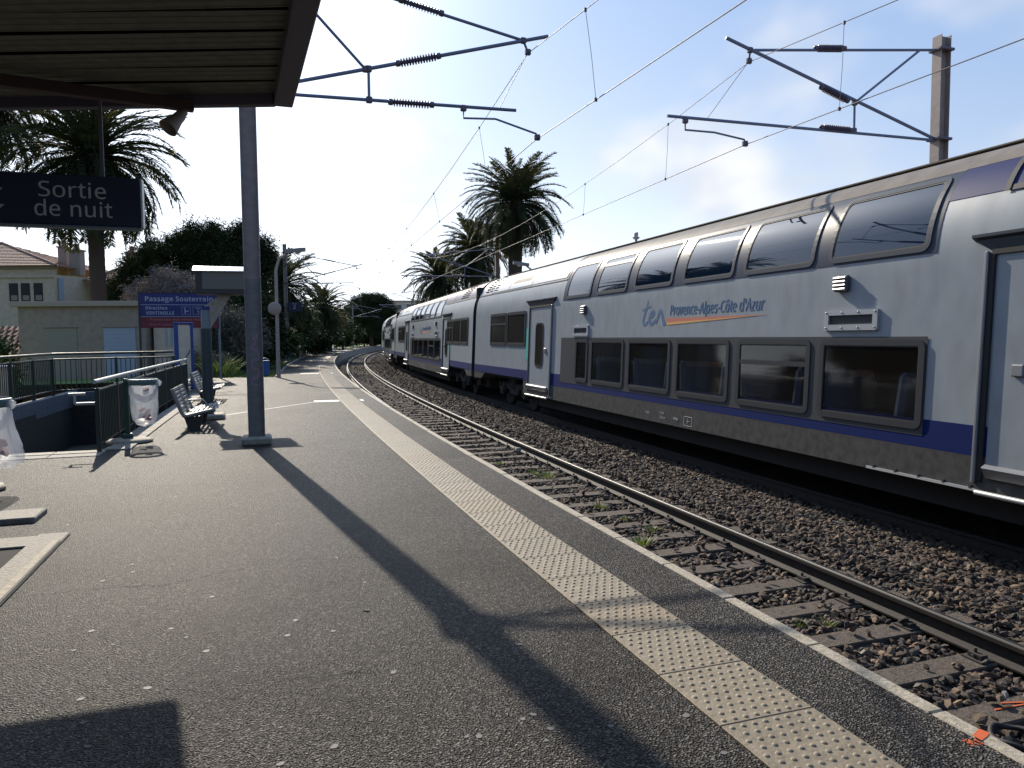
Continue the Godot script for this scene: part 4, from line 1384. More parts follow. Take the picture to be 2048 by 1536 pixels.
# ------------------------------------------------------------------ underpass stairs
func stairs() -> void:
	var t := thing("underpass_stairs", "open stairwell going down to the underpass, dark inside", "stairs")
	var b := MB.new()
	# walls of the well
	var s0 := 12.0
	var s1 := 21.8
	var d0 := -7.7
	var d1 := -5.05
	b.quad(P(s0, d0, 0), P(s1, d0, 0), P(s1, d0, -4.2), P(s0, d0, -4.2))
	b.quad(P(s0, d1, 0), P(s1, d1, 0), P(s1, d1, -4.2), P(s0, d1, -4.2))
	b.quad(P(s1, d0, 0), P(s1, d1, 0), P(s1, d1, -4.2), P(s1, d0, -4.2))
	b.quad(P(s0, d0, -.4), P(s0, d1, -.4), P(s0, d1, -4.2), P(s0, d0, -4.2))
	b.quad(P(s0, d0, -4.2), P(s1, d0, -4.2), P(s1, d1, -4.2), P(s0, d1, -4.2))
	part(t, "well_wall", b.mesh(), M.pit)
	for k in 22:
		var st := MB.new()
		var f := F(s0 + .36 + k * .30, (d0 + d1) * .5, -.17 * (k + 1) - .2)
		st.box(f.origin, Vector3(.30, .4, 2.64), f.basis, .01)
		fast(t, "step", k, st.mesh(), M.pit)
	for k in 4:
		var f := F(s0 + .08, -7.3 + k * .66, -.05)
		fast(t, "top_step_stone", k, MB.new().box(f.origin, Vector3(.26, .13, .655), f.basis, .01).mesh(), M.coping)
	for k in 4:
		var f := F(s0 - .22, -7.3 + k * .66, -.025)
		fast(t, "landing_slab", k, MB.new().box(f.origin, Vector3(.30, .07, .652), f.basis, .008).mesh(), M.concrete)
	# curbs
	var cu := MB.new()
	for q in [[12.0, 21.9, -7.78]]:
		for s in span(q[0], q[1], .9):
			var f := F(s, q[2], .08)
			cu.box(f.origin, Vector3(.91, .40, .2), f.basis, .01)
	var fb := F(21.9, -6.4, .08)
	cu.box(fb.origin, Vector3(.2, .40, 2.9), fb.basis, .01)
	pieces(t, "curb", cu, M.curb_blue)
	# pale paving along the near railing
	for k in 21:
		var f := F(12.4 + k * .56, -4.83, .004)
		fast(t, "paving_slab", k, MB.new().box(f.origin, Vector3(.55, .04, .34), f.basis, .006).mesh(), M.concrete)
	var ha := MB.new()
	ha.tube([P(12.0, -5.42, .86), P(12.0, -5.20, .86)], .02, 8)
	ha.tube([P(12.0, -5.34, .72), P(12.0, -5.06, .72)], .02, 8)
	ha.tube([P(12.0, -5.34, .86), P(12.0, -5.34, .72)], .02, 8)
	pieces(t, "hand_rail", ha, M.hand_rail)
	railing("dark railing, top rail coloured pale for sunlight, end post next to the bag bin", [[12.0, -5.05], [23.8, -5.15]], 0.0, 1.04, true)
	railing("dark railing along the far side of the stairwell, in front of the grass", [[9.0, -7.85], [20.6, -7.80]], .28, 1.02, false)
	railing("dark railing across the far end of the stairwell, in front of the beige building", [[20.6, -7.80], [22.0, -5.25]], .28, 1.02, false)

func railing(label: String, ends: Array, base: float, hgt: float, bright: bool) -> void:
	var t := thing("railing", label, "railing", Transform3D(), "railings round the stairwell")
	var a := ends[0] as Array
	var e := ends[1] as Array
	var at := func(k: float, h: float) -> Vector3: return P(lerpf(a[0], e[0], k), lerpf(a[1], e[1], k), h)
	var p0: Vector3 = at.call(0.0, 0.0)
	var p1: Vector3 = at.call(1.0, 0.0)
	var len := (p1 - p0).length()
	var dir := (p1 - p0).normalized()
	var bs := Basis(dir, Vector3.UP, dir.cross(Vector3.UP))
	var n := maxi(2, int(round(len / 1.5)))
	for k in n + 1:
		var p: Vector3 = at.call(float(k) / n, 0.0)
		fast(t, "post", k, MB.new().box(p + Vector3(0, base + hgt * .46 - .02, 0), Vector3(.06, hgt * .92, .06), bs, .006).mesh(), M.green_rail)
		if bright: fast(t, "bracket", k, tb([p + Vector3(0, hgt * .9, 0), p + Vector3(0, hgt - .02, 0)], .012, 6), M.green_rail)
	var seg := func(h: float, w: float, m: Material, nm: String, lift := 0.0) -> void:
		var pts := []
		for k in 7: pts.append(at.call(k / 6.0, base + h + lift))
		pts[0] -= dir * (.16 if bright and h > 1.0 else 0.0)
		part(t, nm, tb(pts, w, 10), m)
	seg.call(hgt, .030, M.hand_rail if bright else M.green_rail, "top_rail")  # where bright, sunlight on the top rail is put into a paler colour
	seg.call(hgt * .87, .020, M.green_rail, "middle_rail")
	seg.call(.12, .020, M.green_rail, "bottom_rail")
	var nb := int(len / .115)
	var bal := bx(Vector3(.016, hgt * .75, .045 if bright else .016), Vector3(0, hgt * .495, 0))
	for k in nb:
		var p: Vector3 = at.call((k + .5) / nb, base)
		fast(t, "baluster", k, bal, M.green_rail, Transform3D(bs, p))

# ------------------------------------------------------------------ furniture
func make_bench(xf: Transform3D, label: String) -> Node3D:
	# frame: x along the bench (away from the camera), y up, z towards the track
	var t := thing("bench", label, "bench", xf, "slatted metal benches")
	var L := 1.5
	for e in [0.0, 1.0]:
		part(t, "leg", MB.new().poly([Vector3(e * L - .05 + (.12 if e == 0 else -.12), 0, .12), Vector3(e * L - .05 + (.12 if e == 0 else -.12), 0, .30), Vector3(e * L - .05 + (.12 if e == 0 else -.12), .26, .36), Vector3(e * L - .05 + (.12 if e == 0 else -.12), .24, .05)], Vector3(.1, 0, 0)).mesh(), M.bench_leg)
	var n := 0
	var prof := []
	for k in 7:
		var w := k / 6.0
		prof.append([Vector2(.08 + w * .48, .27 + w * .10 + .02 * sin(w * PI)), .21])
	for k in 7:
		var w := k / 6.0
		prof.append([Vector2(.03 - w * .14, .34 + w * .40), -1.25])
	for q in prof:
		var bs := Basis(Vector3.RIGHT, -q[1])
		fast(t, "slat", n, MB.new().box(Vector3(L * .5, q[0].y, q[0].x), Vector3(L, .022, .052), bs, .008).mesh(), M.bench)
		n += 1
	for e in [0.0, .5, 1.0]:
		var path := [Vector3(e * L, .37, .58), Vector3(e * L, .335, .40), Vector3(e * L, .27, .12), Vector3(e * L, .27, .06), Vector3(e * L, .34, .02), Vector3(e * L, .76, -.125)]
		part(t, "side_frame", MB.new().tube(path, .034, 8).mesh(), M.bench)
	part(t, "armrest", tb([Vector3(L * .5, .42, -.01), Vector3(L * .5, .50, .06), Vector3(L * .5, .50, .30), Vector3(L * .5, .44, .36), Vector3(L * .5, .36, .36)], .013, 8), M.bench)
	part(t, "armrest", tb([Vector3(L * .5 + .1, .42, -.01), Vector3(L * .5 + .1, .50, .06), Vector3(L * .5 + .1, .50, .30), Vector3(L * .5 + .1, .44, .36), Vector3(L * .5 + .1, .36, .36)], .013, 8), M.bench)
	return t

func make_bag_bin(xf: Transform3D, label: String, blow: float) -> Node3D:
	# frame: x right, y up, z towards the camera
	var t := thing("bag_bin", label, "litter bin", xf, "clear-bag litter bins")
	var base := MB.new()
	var pr := []
	for k in 9: pr.append([k])
	base.lathe([Vector2(0, 0), Vector2(.33, 0), Vector2(.35, .02), Vector2(.33, .06), Vector2(.15, .075), Vector2(0, .075)], 11, Transform3D(Basis().scaled(Vector3(1, 1, .8)), Vector3(.0, 0, 0)))
	part(t, "base", base.mesh(), M.coping)
	part(t, "post", MB.new().box(Vector3(-.02, .52, 0), Vector3(.07, 1.0, .07), Basis(), .01).box(Vector3(-.02, .11, 0), Vector3(.16, .08, .14), Basis(), .02).mesh(), M.green_bin)
	var rc := Vector3(.24, .98, .06)
	part(t, "ring", MB.new().lathe([Vector2(.20, -.06), Vector2(.215, -.06), Vector2(.222, 0), Vector2(.215, .03), Vector2(.20, .035), Vector2(.195, 0), Vector2(.20, -.06)], 26, Transform3D(Basis(), rc)).mesh(), M.ring)
	part(t, "arm", bx(Vector3(.12, .05, .05), Vector3(.03, .97, .03), .01), M.green_bin)
	# the bag: a thin sack with folds
	var b := MB.new()
	var n := 40
	var rows := 16
	var nz := FastNoiseLite.new()
	nz.seed = 3
	nz.frequency = 1.6
	var idx := []
	for j in rows + 1:
		var v := float(j) / rows
		var row := []
		for k in n:
			var w := TAU * k / n
			var r := lerpf(.205, .185, v) * (1.0 - .25 * pow(v, 9.0))
			if blow > 0.0: r = lerpf(.185, .245, v) * (1.0 - .2 * pow(v, 12.0))
			r *= 1.0 + nz.get_noise_3d(cos(w) * 1.6, v * .9, sin(w) * 1.6) * .22 + sin(w * 9.0 + v * 2.0) * .025
			var o := rc + Vector3(blow * v * v, 0, 0)
			row.append(b.vert(o + Vector3(cos(w) * r, .04 - v * .70 + (.05 * cos(w + 2.0) if j == rows else 0.0), sin(w) * r)))
		idx.append(row)
	for j in rows:
		for k in n:
			var k2 := (k + 1) % n
			for q in [idx[j][k], idx[j + 1][k], idx[j + 1][k2], idx[j][k], idx[j + 1][k2], idx[j][k2]]: b.ix.append(q)
	var bottom := b.vert(rc + Vector3(blow, -.665, 0))
	for k in n:
		for q in [idx[rows][k], bottom, idx[rows][(k + 1) % n]]: b.ix.append(q)
	var bag := part(t, "bag", b.mesh(), M.bag)
	# rubbish that shows red through the plastic
	var rd := MB.new()
	for k in 4:
		rd.box(rc + Vector3(blow * .8 + rng.randf_range(-.06, .06), -.60 + k * .05, .02 + rng.randf_range(-.06, .06)), Vector3(.10, .045, .09), Basis.from_euler(Vector3(rng.randf(), rng.randf() * 3.0, rng.randf())), .008)
	if blow == 0.0: rd.box(rc + Vector3(.05, -.12, .12), Vector3(.09, .07, .04), Basis.from_euler(Vector3(.3, .4, .2)), .01)
	pieces(bag, "rubbish", rd, M.bag_red)
	part(t, "knot", MB.new().lathe([Vector2(0, -.05), Vector2(.04, -.04), Vector2(.05, 0), Vector2(.03, .04), Vector2(0, .045)], 9, Transform3D(Basis(Vector3.FORWARD, .6), rc + Vector3(.23, -.03, .06))).mesh(), M.bag)
	return t

func lamp_post(s: float, d: float, label: String, reach: float, hgt := 5.2) -> void:
	var t := thing("street_lamp", label, "street lamp", F(s, d, 0), "lamp posts along the platforms")
	part(t, "post", tb([Vector3(0, 0, 0), Vector3(0, 2.0, 0), Vector3(0, hgt - .7, 0), Vector3(0, hgt - .25, reach * .15), Vector3(0, hgt, reach * .5)], [.085, .075, .06, .05, .045], 12), M.mast)
	var hd := MB.new()
	hd.poly([Vector3(-.13, hgt - .02, reach * .38), Vector3(.13, hgt - .02, reach * .38), Vector3(.17, hgt + .06, reach), Vector3(.10, hgt + .08, reach * 1.22), Vector3(-.10, hgt + .08, reach * 1.22), Vector3(-.17, hgt + .06, reach)], Vector3(0, .15, 0))
	part(t, "lamp_head", hd.mesh(), M.mast_low)
	part(t, "lens", MB.new().lathe([Vector2(0, -.09), Vector2(.10, -.06), Vector2(.14, 0)], 14, Transform3D(Basis(), Vector3(0, hgt + .05, reach * .9))).mesh(), M.sign_text)

func blue_bin(s: float, d: float, label: String) -> void:
	var t := thing("litter_bin", label, "litter bin", F(s, d, 0), "blue litter bins along the platform")
	part(t, "body", MB.new().box(Vector3(0, .33, 0), Vector3(.34, .64, .34), Basis(), .04).mesh(), M.bin_blue)
	part(t, "hoop", tb([Vector3(0, .62, -.15), Vector3(0, .74, -.13), Vector3(0, .80, 0), Vector3(0, .74, .13), Vector3(0, .62, .15)], .014, 8), M.alu)
	part(t, "lid", MB.new().box(Vector3(0, .665, 0), Vector3(.36, .03, .36), Basis(), .01).mesh(), M.bin_blue)

func furniture() -> void:
	var fb := func(s: float, d: float) -> Transform3D: return F(s, d, 0)
	make_bench(fb.call(14.25, -4.20), "nearer slatted bench, beside the railing and in front of the screen pole")
	make_bench(fb.call(20.6, -4.55), "farther slatted bench, half hidden by the dark screen pole")
	var face := func(s: float, d: float) -> Transform3D:
		var f := F(s, d, 0)
		return Transform3D(Basis(f.basis.z, Vector3.UP, -f.basis.x), f.origin)     # x right, z towards the camera
	make_bag_bin(face.call(13.0, -4.82), "clear bag bin on a green post in front of the railing", 0.0)
	var bb: Transform3D = face.call(9.25, -5.25)
	bb.origin = W(-5.90, 8.05, 0)
	make_bag_bin(bb, "clear bag bin nearest the canopy, its bag blown sideways", .09)
	# screen on a pole
	var sc := thing("information_screen", "box for a train information screen on a dark pole, white hood glaring in the sun", "screen", face.call(16.3, -3.9))
	part(sc, "base", bx(Vector3(.62, .12, .5), Vector3(0, .05, 0), .03), M.coping)
	part(sc, "pole", MB.new().tube([Vector3(0, .05, 0), Vector3(0, 1.85, 0)], .105, 16).mesh(), M.pole_dark)
	part(sc, "pole_top", MB.new().tube([Vector3(0, 1.85, 0), Vector3(0, 2.22, 0)], .085, 16).mesh(), M.pole_light)
	part(sc, "gusset", MB.new().poly([Vector3(.05, 1.78, .02), Vector3(.09, 2.30, .02), Vector3(-.02, 2.30, .02), Vector3(.32, 2.56, .02), Vector3(.52, 2.56, .02)], Vector3(0, 0, -.05)).mesh(), M.coping)
	var bx0 := -.16
	part(sc, "casing", bx(Vector3(1.06, .50, .40), Vector3(bx0 + .53, 2.79, -.05), .012), M.screen_frame)
	part(sc, "screen", bx(Vector3(.86, .36, .012), Vector3(bx0 + .56, 2.82, .153), .004), M.screen_box)
	part(sc, "hood", MB.new().box(Vector3(bx0 + .53, 3.055, .06), Vector3(1.16, .022, .30), Basis(Vector3.RIGHT, .385), .008).mesh(), M.hood)
	# Passage Souterrain sign
	var ps := thing("direction_sign", "blue and red sign for the underground passage on two thin posts", "sign", face.call(33.0, -6.55))
	for x in [-1.50, 1.50]: part(ps, "post", tb([Vector3(x, 0, -.05), Vector3(x, 3.55, -.05)], .045, 10), M.pole_dark if x < 0 else M.pole_light)
	part(ps, "panel", bx(Vector3(2.92, .96, .05), Vector3(0, 3.02, 0), .006), M.sign_blue)
	part(ps, "panel", bx(Vector3(2.92, .44, .05), Vector3(0, 2.32, 0), .006), M.sign_red)
	pieces(ps, "divider", MB.new().box(Vector3(0, 3.04, .027), Vector3(2.86, .022, .006)).box(Vector3(0, 2.56, .027), Vector3(2.86, .022, .006)), M.sign_line)
	pieces(ps, "frame", MB.new().box(Vector3(-1.475, 2.8, 0), Vector3(.05, 1.44, .07)).box(Vector3(1.475, 2.8, 0), Vector3(.05, 1.44, .07)).box(Vector3(0, 3.515, 0), Vector3(2.9, .03, .07)), M.navy)
	text_part(ps, "lettering", "Passage Souterrain", .19, Transform3D(Basis(), Vector3(-1.26, 3.18, .026)), M.sign_line, true, 2.55)
	text_part(ps, "lettering", "Direction", .13, Transform3D(Basis(), Vector3(-1.25, 2.84, .026)), M.sign_line, true, .80)
	text_part(ps, "lettering", "VINTIMILLE", .13, Transform3D(Basis(), Vector3(-1.25, 2.64, .026)), M.sign_line, true, 1.06)
	text_part(ps, "lettering", "Traversée des voies interdite", .085, Transform3D(Basis(), Vector3(-1.12, 2.40, .026)), M.sign_reddim, true, 2.35)
	text_part(ps, "lettering", "Don't cross the tracks", .085, Transform3D(Basis(), Vector3(-1.12, 2.20, .026)), M.sign_reddim, true, 1.66)
	for q in [[.26, ""], [.68, "1"]]:
		var pb := MB.new()
		for e in [-.16, .16]:
			pb.box(Vector3(q[0] + e, 2.80, .027), Vector3(.010, .33, .004))
			pb.box(Vector3(q[0], 2.80 + e, .027), Vector3(.33, .010, .004))
		if q[1] == "":
			pb.poly([Vector3(q[0] - .06, 2.93, .028), Vector3(q[0] - .03, 2.93, .028), Vector3(q[0] - .02, 2.78, .028), Vector3(q[0] + .10, 2.82, .028), Vector3(q[0] + .10, 2.785, .028), Vector3(q[0] - .01, 2.735, .028), Vector3(q[0] - .03, 2.68, .028), Vector3(q[0] - .06, 2.68, .028)], Vector3(0, 0, .003))
		part(ps, "pictogram", pb.mesh(), M.sign_line)
	text_part(ps, "lettering", "1", .13, Transform3D(Basis(), Vector3(.67, 2.68, .026)), M.sign_line, true, .07)
	text_part(ps, "lettering", "Voie", .06, Transform3D(Basis(), Vector3(.62, 2.87, .026)), M.sign_dim, true, .17)
	# map totem
	var to := thing("map_totem", "narrow blue map board at the end of the railing", "map board", face.call(26.2, -5.50))
	to.rotate_y(.95)
	for x in [-.33, .33]: part(to, "post", MB.new().box(Vector3(x, 1.07, 0), Vector3(.13, 2.14, .12), Basis(), .03).mesh(), M.totem)
	part(to, "map_panel", bx(Vector3(.54, 1.75, .05), Vector3(0, 1.22, 0)), M.render_pale)
	var pr := MB.new()
	var pts := []
	for k in 9: pts.append(Vector2(-.2 + k * .05 + .05 * sin(k * 2.0), .5 + .1 * k + .06 * sin(k * 3.1)))
	var ww := []
	for k in 9: ww.append(.05)
	part(to, "map_print", ribbon(pts, ww, .0262), M.curb_blue)
	part(to, "cap", bx(Vector3(.80, .06, .14), Vector3(0, 2.16, 0), .02), M.totem)
	# lamps
	lamp_post(32.7, -2.74, "nearest lamp post on the platform, carrying a round mirror", 1.0)
	lamp_post(64.0, -2.9, "second lamp post along the platform, before the palms", 1.0)
	lamp_post(87.0, -2.9, "third lamp post along the platform, near the shelter", 1.0)
	lamp_post(108.0, -2.9, "fourth lamp post, small beside the far shelter", 1.0)
	lamp_post(130.0, -2.9, "farthest lamp post, under the umbrella pine", 1.0)
	lamp_post(38.0, 10.2, "lamp head peeping over the train roof beside the tall palm", -1.0, 5.35)
	lamp_post(25.6, 10.3, "lamp post tip standing just above the nearest carriage's roof", .0, 5.25)
	var mi := thing("mirror", "round pale platform mirror fixed to the nearest lamp post", "mirror", face.call(32.6, -2.80))
	part(mi, "disc", MB.new().lathe([Vector2(0, 0), Vector2(.25, 0), Vector2(.27, .02), Vector2(.27, .05), Vector2(.2, .09), Vector2(0, .11)], 28, Transform3D(Basis(Vector3.RIGHT, PI / 2 + .1), Vector3(-.02, 2.88, .13))).mesh(), M.chimney)
	part(mi, "bracket", tb([Vector3(0, 2.88, .0), Vector3(0, 2.9, .12)], .02, 8), M.iron)
	var ns := thing("number_sign", "small dark sign with the number 2 on the mast behind the lamp post", "sign", face.call(52.7, -3.1))
	part(ns, "panel", bx(Vector3(.95, .62, .06), Vector3(.55, 3.75, .2), .01), M.navy)
	text_part(ns, "lettering", "2", .24, Transform3D(Basis(), Vector3(.44, 3.62, .232)), M.sign_line, true, .17)
	text_part(ns, "lettering", "Voie", .09, Transform3D(Basis(), Vector3(.38, 3.92, .232)), M.sign_dim, true, .28)
	# blue bins, small benches, shelter farther along
	blue_bin(34.3, -3.35, "blue litter bin by the kerb, next to the nearest lamp post")
	blue_bin(60.5, -3.4, "blue litter bin on the grass edge beside the second mast")
	blue_bin(75.0, -3.3, "blue litter bin between the second and third lamp posts")
	blue_bin(113.0, -2.2, "tiny blue litter bin near the far shelter")
	make_bench(F(35.2, -3.9, 0), "small bench on the grass behind the blue bin")
	make_bench(F(70.0, -3.7, 0), "distant bench on the platform edge before the shelter")
	var sh := thing("platform_shelter", "dark blue glazed waiting shelter far along the platform", "shelter", F(98.0, -3.3, 0))
	for x in [-2.4, 0.0, 2.4]:
		for z in [-.7, .7]: part(sh, "post", MB.new().box(Vector3(x, 1.2, z), Vector3(.09, 2.4, .09), Basis(), .01).mesh(), M.totem)
	part(sh, "back_panel", bx(Vector3(4.8, 1.9, .04), Vector3(0, 1.25, -.7)), M.win_dark)
	part(sh, "side_panel", bx(Vector3(.04, 1.9, 1.3), Vector3(-2.4, 1.25, 0)), M.win_dark)
	part(sh, "roof", MB.new().poly([Vector3(-2.7, 2.4, -.95), Vector3(-2.7, 2.66, -.3), Vector3(-2.7, 2.70, .3), Vector3(-2.7, 2.55, 1.0), Vector3(-2.7, 2.35, 1.0)], Vector3(5.4, 0, 0)).mesh(), M.totem)

# ------------------------------------------------------------------ buildings
func hip_roof(par: Node3D, x0: float, x1: float, z0: float, z1: float, eave: float, ridge: float, rx0: float, rx1: float) -> void:
	# courses of tiles as steps on four slopes; local frame x right, z towards the camera (z0 nearest)
	var zm := (z0 + z1) * .5
	var n := 15
	for k in n:
		var b := MB.new()
		var a := float(k) / n
		var c := float(k + 1) / n
		var rect := func(t: float) -> Array:
			var h := lerpf(eave, ridge, t)
			return [Vector3(lerpf(x0, rx0, t), h, lerpf(z0, zm, t)), Vector3(lerpf(x1, rx1, t), h, lerpf(z0, zm, t)), Vector3(lerpf(x1, rx1, t), h, lerpf(z1, zm, t)), Vector3(lerpf(x0, rx0, t), h, lerpf(z1, zm, t))]
		var lo: Array = rect.call(a)
		var hi: Array = rect.call(c)
		for e in 4:
			var j := (e + 1) % 4
			var up := Vector3(0, .06, 0)
			b.quad(lo[e] + up, lo[j] + up, hi[j] + Vector3(0, .01, 0), hi[e] + Vector3(0, .01, 0))
			b.quad(lo[e] - Vector3(0, .02, 0), lo[j] - Vector3(0, .02, 0), lo[j] + up, lo[e] + up)
		fast(par, "tile_course", k, b.mesh(), M.tile)
	part(par, "ridge", tb([Vector3(rx0, ridge + .03, zm), Vector3(rx1, ridge + .03, zm)], .11, 8), M.tile)
	for e in [[Vector3(x1, eave + .03, z0), Vector3(rx1, ridge + .03, zm)], [Vector3(x0, eave + .03, z0), Vector3(rx0, ridge + .03, zm)]]: part(par, "hip", tb(e, .10, 8), M.tile)

func chimney_on(par: Node3D, x: float, z: float, y0: float, y1: float, w: float, m: Material) -> void:
	var c := part(par, "chimney", bx(Vector3(w, y1 - y0, w), Vector3(x, (y0 + y1) * .5, z), .02), m)
	part(c, "cap", bx(Vector3(w * 1.25, .10, w * 1.25), Vector3(x, y1 + .05, z), .02), m)
	part(c, "pot", MB.new().lathe([Vector2(w * .3, y1 + .1), Vector2(w * .24, y1 + .42), Vector2(w * .34, y1 + .46), Vector2(0, y1 + .55)], 10, Transform3D(Basis(), Vector3(x, 0, z))).mesh(), M.tile)

func buildings() -> void:
	# flat-roofed annex beyond the stairwell
	var a := thing("annex_building", "low flat-roofed beige building with two shuttered openings behind the railings", "building", Transform3D(Basis(Vector3.UP, .06).scaled(Vector3(1.21, 1.09, 1.0)), W(-16.55, 34.0, .10)))
	part(a, "wall", bx(Vector3(4.6, 3.9, .25), Vector3(-2.3, .85, -.125)), M.render)
	part(a, "side_wall", bx(Vector3(.25, 3.9, 6.0), Vector3(-.125, .85, -3.26)), M.render)
	part(a, "side_wall", bx(Vector3(.25, 3.9, 6.0), Vector3(-4.47, .85, -3.26)), M.render)
	part(a, "roof_slab", bx(Vector3(4.95, .22, 6.6), Vector3(-2.3, 2.90, -3.1), .02), M.roof_slab)
	for q in [[-3.08, M.shutter_beige], [-.95, M.shutter]]:
		var wn := part(a, "shutter", bx(Vector3(1.16, 2.6, .05), Vector3(q[0], .62, .005), .01), q[1])
		for k in 16: fast(wn, "slat", k, bx(Vector3(1.14, .012, .02), Vector3(q[0], -.6 + k * .16, .028)), q[1])
		part(a, "lintel", bx(Vector3(1.26, .05, .10), Vector3(q[0], 1.95, .03), .008), M.render)
	var wing := thing("annex_wing", "side wing of the beige building, sunlight in its paler colour, three narrow blue louvres", "building", Transform3D(Basis(Vector3.UP, .06).scaled(Vector3(1.21, 1.09, 1.0)), W(-16.5, 34.6, .10)))
	part(wing, "wall", bx(Vector3(1.0, 3.2, .2), Vector3(.55, .42, 0)), M.render_pale)  # pale render stands in for sunlight on this side of the annex
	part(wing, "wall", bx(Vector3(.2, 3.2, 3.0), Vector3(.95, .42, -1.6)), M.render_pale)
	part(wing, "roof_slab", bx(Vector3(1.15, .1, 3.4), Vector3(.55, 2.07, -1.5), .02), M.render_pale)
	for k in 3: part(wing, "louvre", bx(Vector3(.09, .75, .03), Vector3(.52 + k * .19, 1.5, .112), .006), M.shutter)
	# villa
	var v := thing("villa", "cream villa with a hipped red tile roof and three small windows, behind the annex", "house", Transform3D(Basis(Vector3.UP, .0), W(-30.4, 50.4, -.1)))
	part(v, "wall", bx(Vector3(13.0, 7.8, .3), Vector3(-6.5, 2.75, 0)), M.render_pale)
	part(v, "wall", MB.new().box(Vector3(.9, 2.6, -4.6), Vector3(9.6, 7.0, .3), Basis(Vector3.UP, 1.35)).mesh(), M.render_pale)
	part(v, "corner_wall", bx(Vector3(.06, 7.0, 1.6), Vector3(.13, 2.4, -.9)), M.render_blue)
	part(v, "string_course", bx(Vector3(13.1, .16, .12), Vector3(-6.5, 5.98, .2), .02), M.render_pale)
	part(v, "cornice", bx(Vector3(13.3, .22, .3), Vector3(-6.5, 6.58, .16), .03), M.roof_slab)
	for x in [-2.72, -1.93, -1.08]:
		var w := part(v, "window", bx(Vector3(.60, 1.22, .06), Vector3(x - .02, 4.94, .155), .01), M.win_dark)
		part(w, "blind", bx(Vector3(.50, .72, .02), Vector3(x - .02, 5.16, .195), .004), M.frame_dark)
		part(w, "curtain", bx(Vector3(.42, .34, .02), Vector3(x + .02, 4.58, .192), .004), M.curtain)
		part(w, "sill", bx(Vector3(.72, .07, .16), Vector3(x - .02, 4.30, .2), .01), M.render_pale)
	hip_roof(v, -13.3, .35, .5, -9.5, 6.66, 8.75, -9.0, -6.4)
	chimney_on(v, .22, -2.2, 6.2, 7.9, .72, M.chimney)
	chimney_on(v, -1.0, -2.8, 6.2, 8.2, .6, M.chimney)
	var v2 := thing("tiled_house", "lower house wing with a red tile roof partly hidden by the big palm trunk", "house", Transform3D(Basis(Vector3.UP, -.12), W(-29.3, 53.0, -.1)))
	part(v2, "wall", bx(Vector3(4.4, 7.0, .3), Vector3(2.0, 2.35, 0)), M.render_pale)
	hip_roof(v2, -.4, 5.0, .5, -6.0, 5.85, 7.25, 1.2, 3.0)
	chimney_on(v2, 1.5, -2.2, 6.2, 8.0, .6, M.tile)
	# little tiled lean-to at the far left
	var lt := thing("lean_to_roof", "small lean-to roof of rounded clay tiles behind the green bush", "roof", Transform3D(Basis(Vector3.UP, .1).scaled(Vector3.ONE * 1.38), W(-24.0, 36.7, -.55)))
	part(lt, "wall", bx(Vector3(3.0, 2.3, .2), Vector3(-1.1, .1, -1.0)), M.render)
	var k := 0
	for i in 11:
		for j in 6:
			var p := Vector3(-2.1 + i * .22 + j * .10, 2.05 - j * .17, -.75 + j * .30)
			fast(lt, "tile", k, MB.new().tube([p, p + Vector3(.03, -.17, .32)], [.09, .105], 8).mesh(), M.tile)
			k += 1
	var gp := thing("gate_post", "white topped gate post beyond the railing, in front of the green bush", "gate post", Transform3D(Basis(), W(-13.9, 20.5, -1.0)))
	part(gp, "post", bx(Vector3(.30, 1.9, .3), Vector3(0, .95, 0), .02), M.render_pale)
	part(gp, "cap", bx(Vector3(.38, .06, .38), Vector3(0, 1.93, 0), .02), M.alu)
	# unseen station added beside the canopy to cut the sky fill light
	var sb := thing("unseen_station", "unseen station building added behind the canopy to block sky light", "building", F(-4.0, -14.2, 0))
	part(sb, "wall", bx(Vector3(34, 6.2, .4), Vector3(0, 3.0, -.2)), M.render)
	part(sb, "roof", MB.new().poly([Vector3(-17.6, 6.05, .6), Vector3(-17.6, 6.2, .6), Vector3(-17.6, 8.6, -4.6), Vector3(-17.6, 6.2, -9.8), Vector3(-17.6, 6.05, -9.8)], Vector3(35.2, 0, 0)).mesh(), M.tile)
	part(sb, "side_wall", bx(Vector3(.4, 6.2, 9.0), Vector3(16.8, 3.0, -4.9)), M.render)
	part(sb, "side_wall", bx(Vector3(.4, 6.2, 9.0), Vector3(-16.8, 3.0, -4.9)), M.render)
	for wi in 9:
		part(sb, "door" if wi % 2 else "window", bx(Vector3(1.3, 2.4 if wi % 2 else 1.6, .12), Vector3(-14.0 + wi * 3.5, 1.2 if wi % 2 else 1.75, .0), .02), M.win_dark)
	# far blocks
	var fb := thing("apartment_block", "pale block of flats on the skyline between the dark pine and the train", "building", Transform3D(Basis(Vector3.UP, .2), W(-43.0, 300.0, 0)))
	part(fb, "wall", bx(Vector3(15, 17.5, 10), Vector3(0, 7.0, 0)), M.render_pale)
	for i in 4:
		for j in 3: part(fb, "window", bx(Vector3(1.4, 1.5, .2), Vector3(-5.4 + i * 3.6, 7.5 + j * 3.0, 5.05)), M.win_dark)
	part(fb, "roof_edge", bx(Vector3(15.6, .5, 10.6), Vector3(0, 15.9, 0)), M.roof_slab)
	# opposite platform behind the train
	var op := MB.new()
	for s in span(-20, 180, 2.0):
		var f := F(s, 9.6, -.6)
		op.box(f.origin, Vector3(2.04, 1.1, 4.6), f.basis)
	solo("opposite_platform", op.mesh(), M.concrete, "platform on the other side of the train", "", Transform3D(), "", "structure")

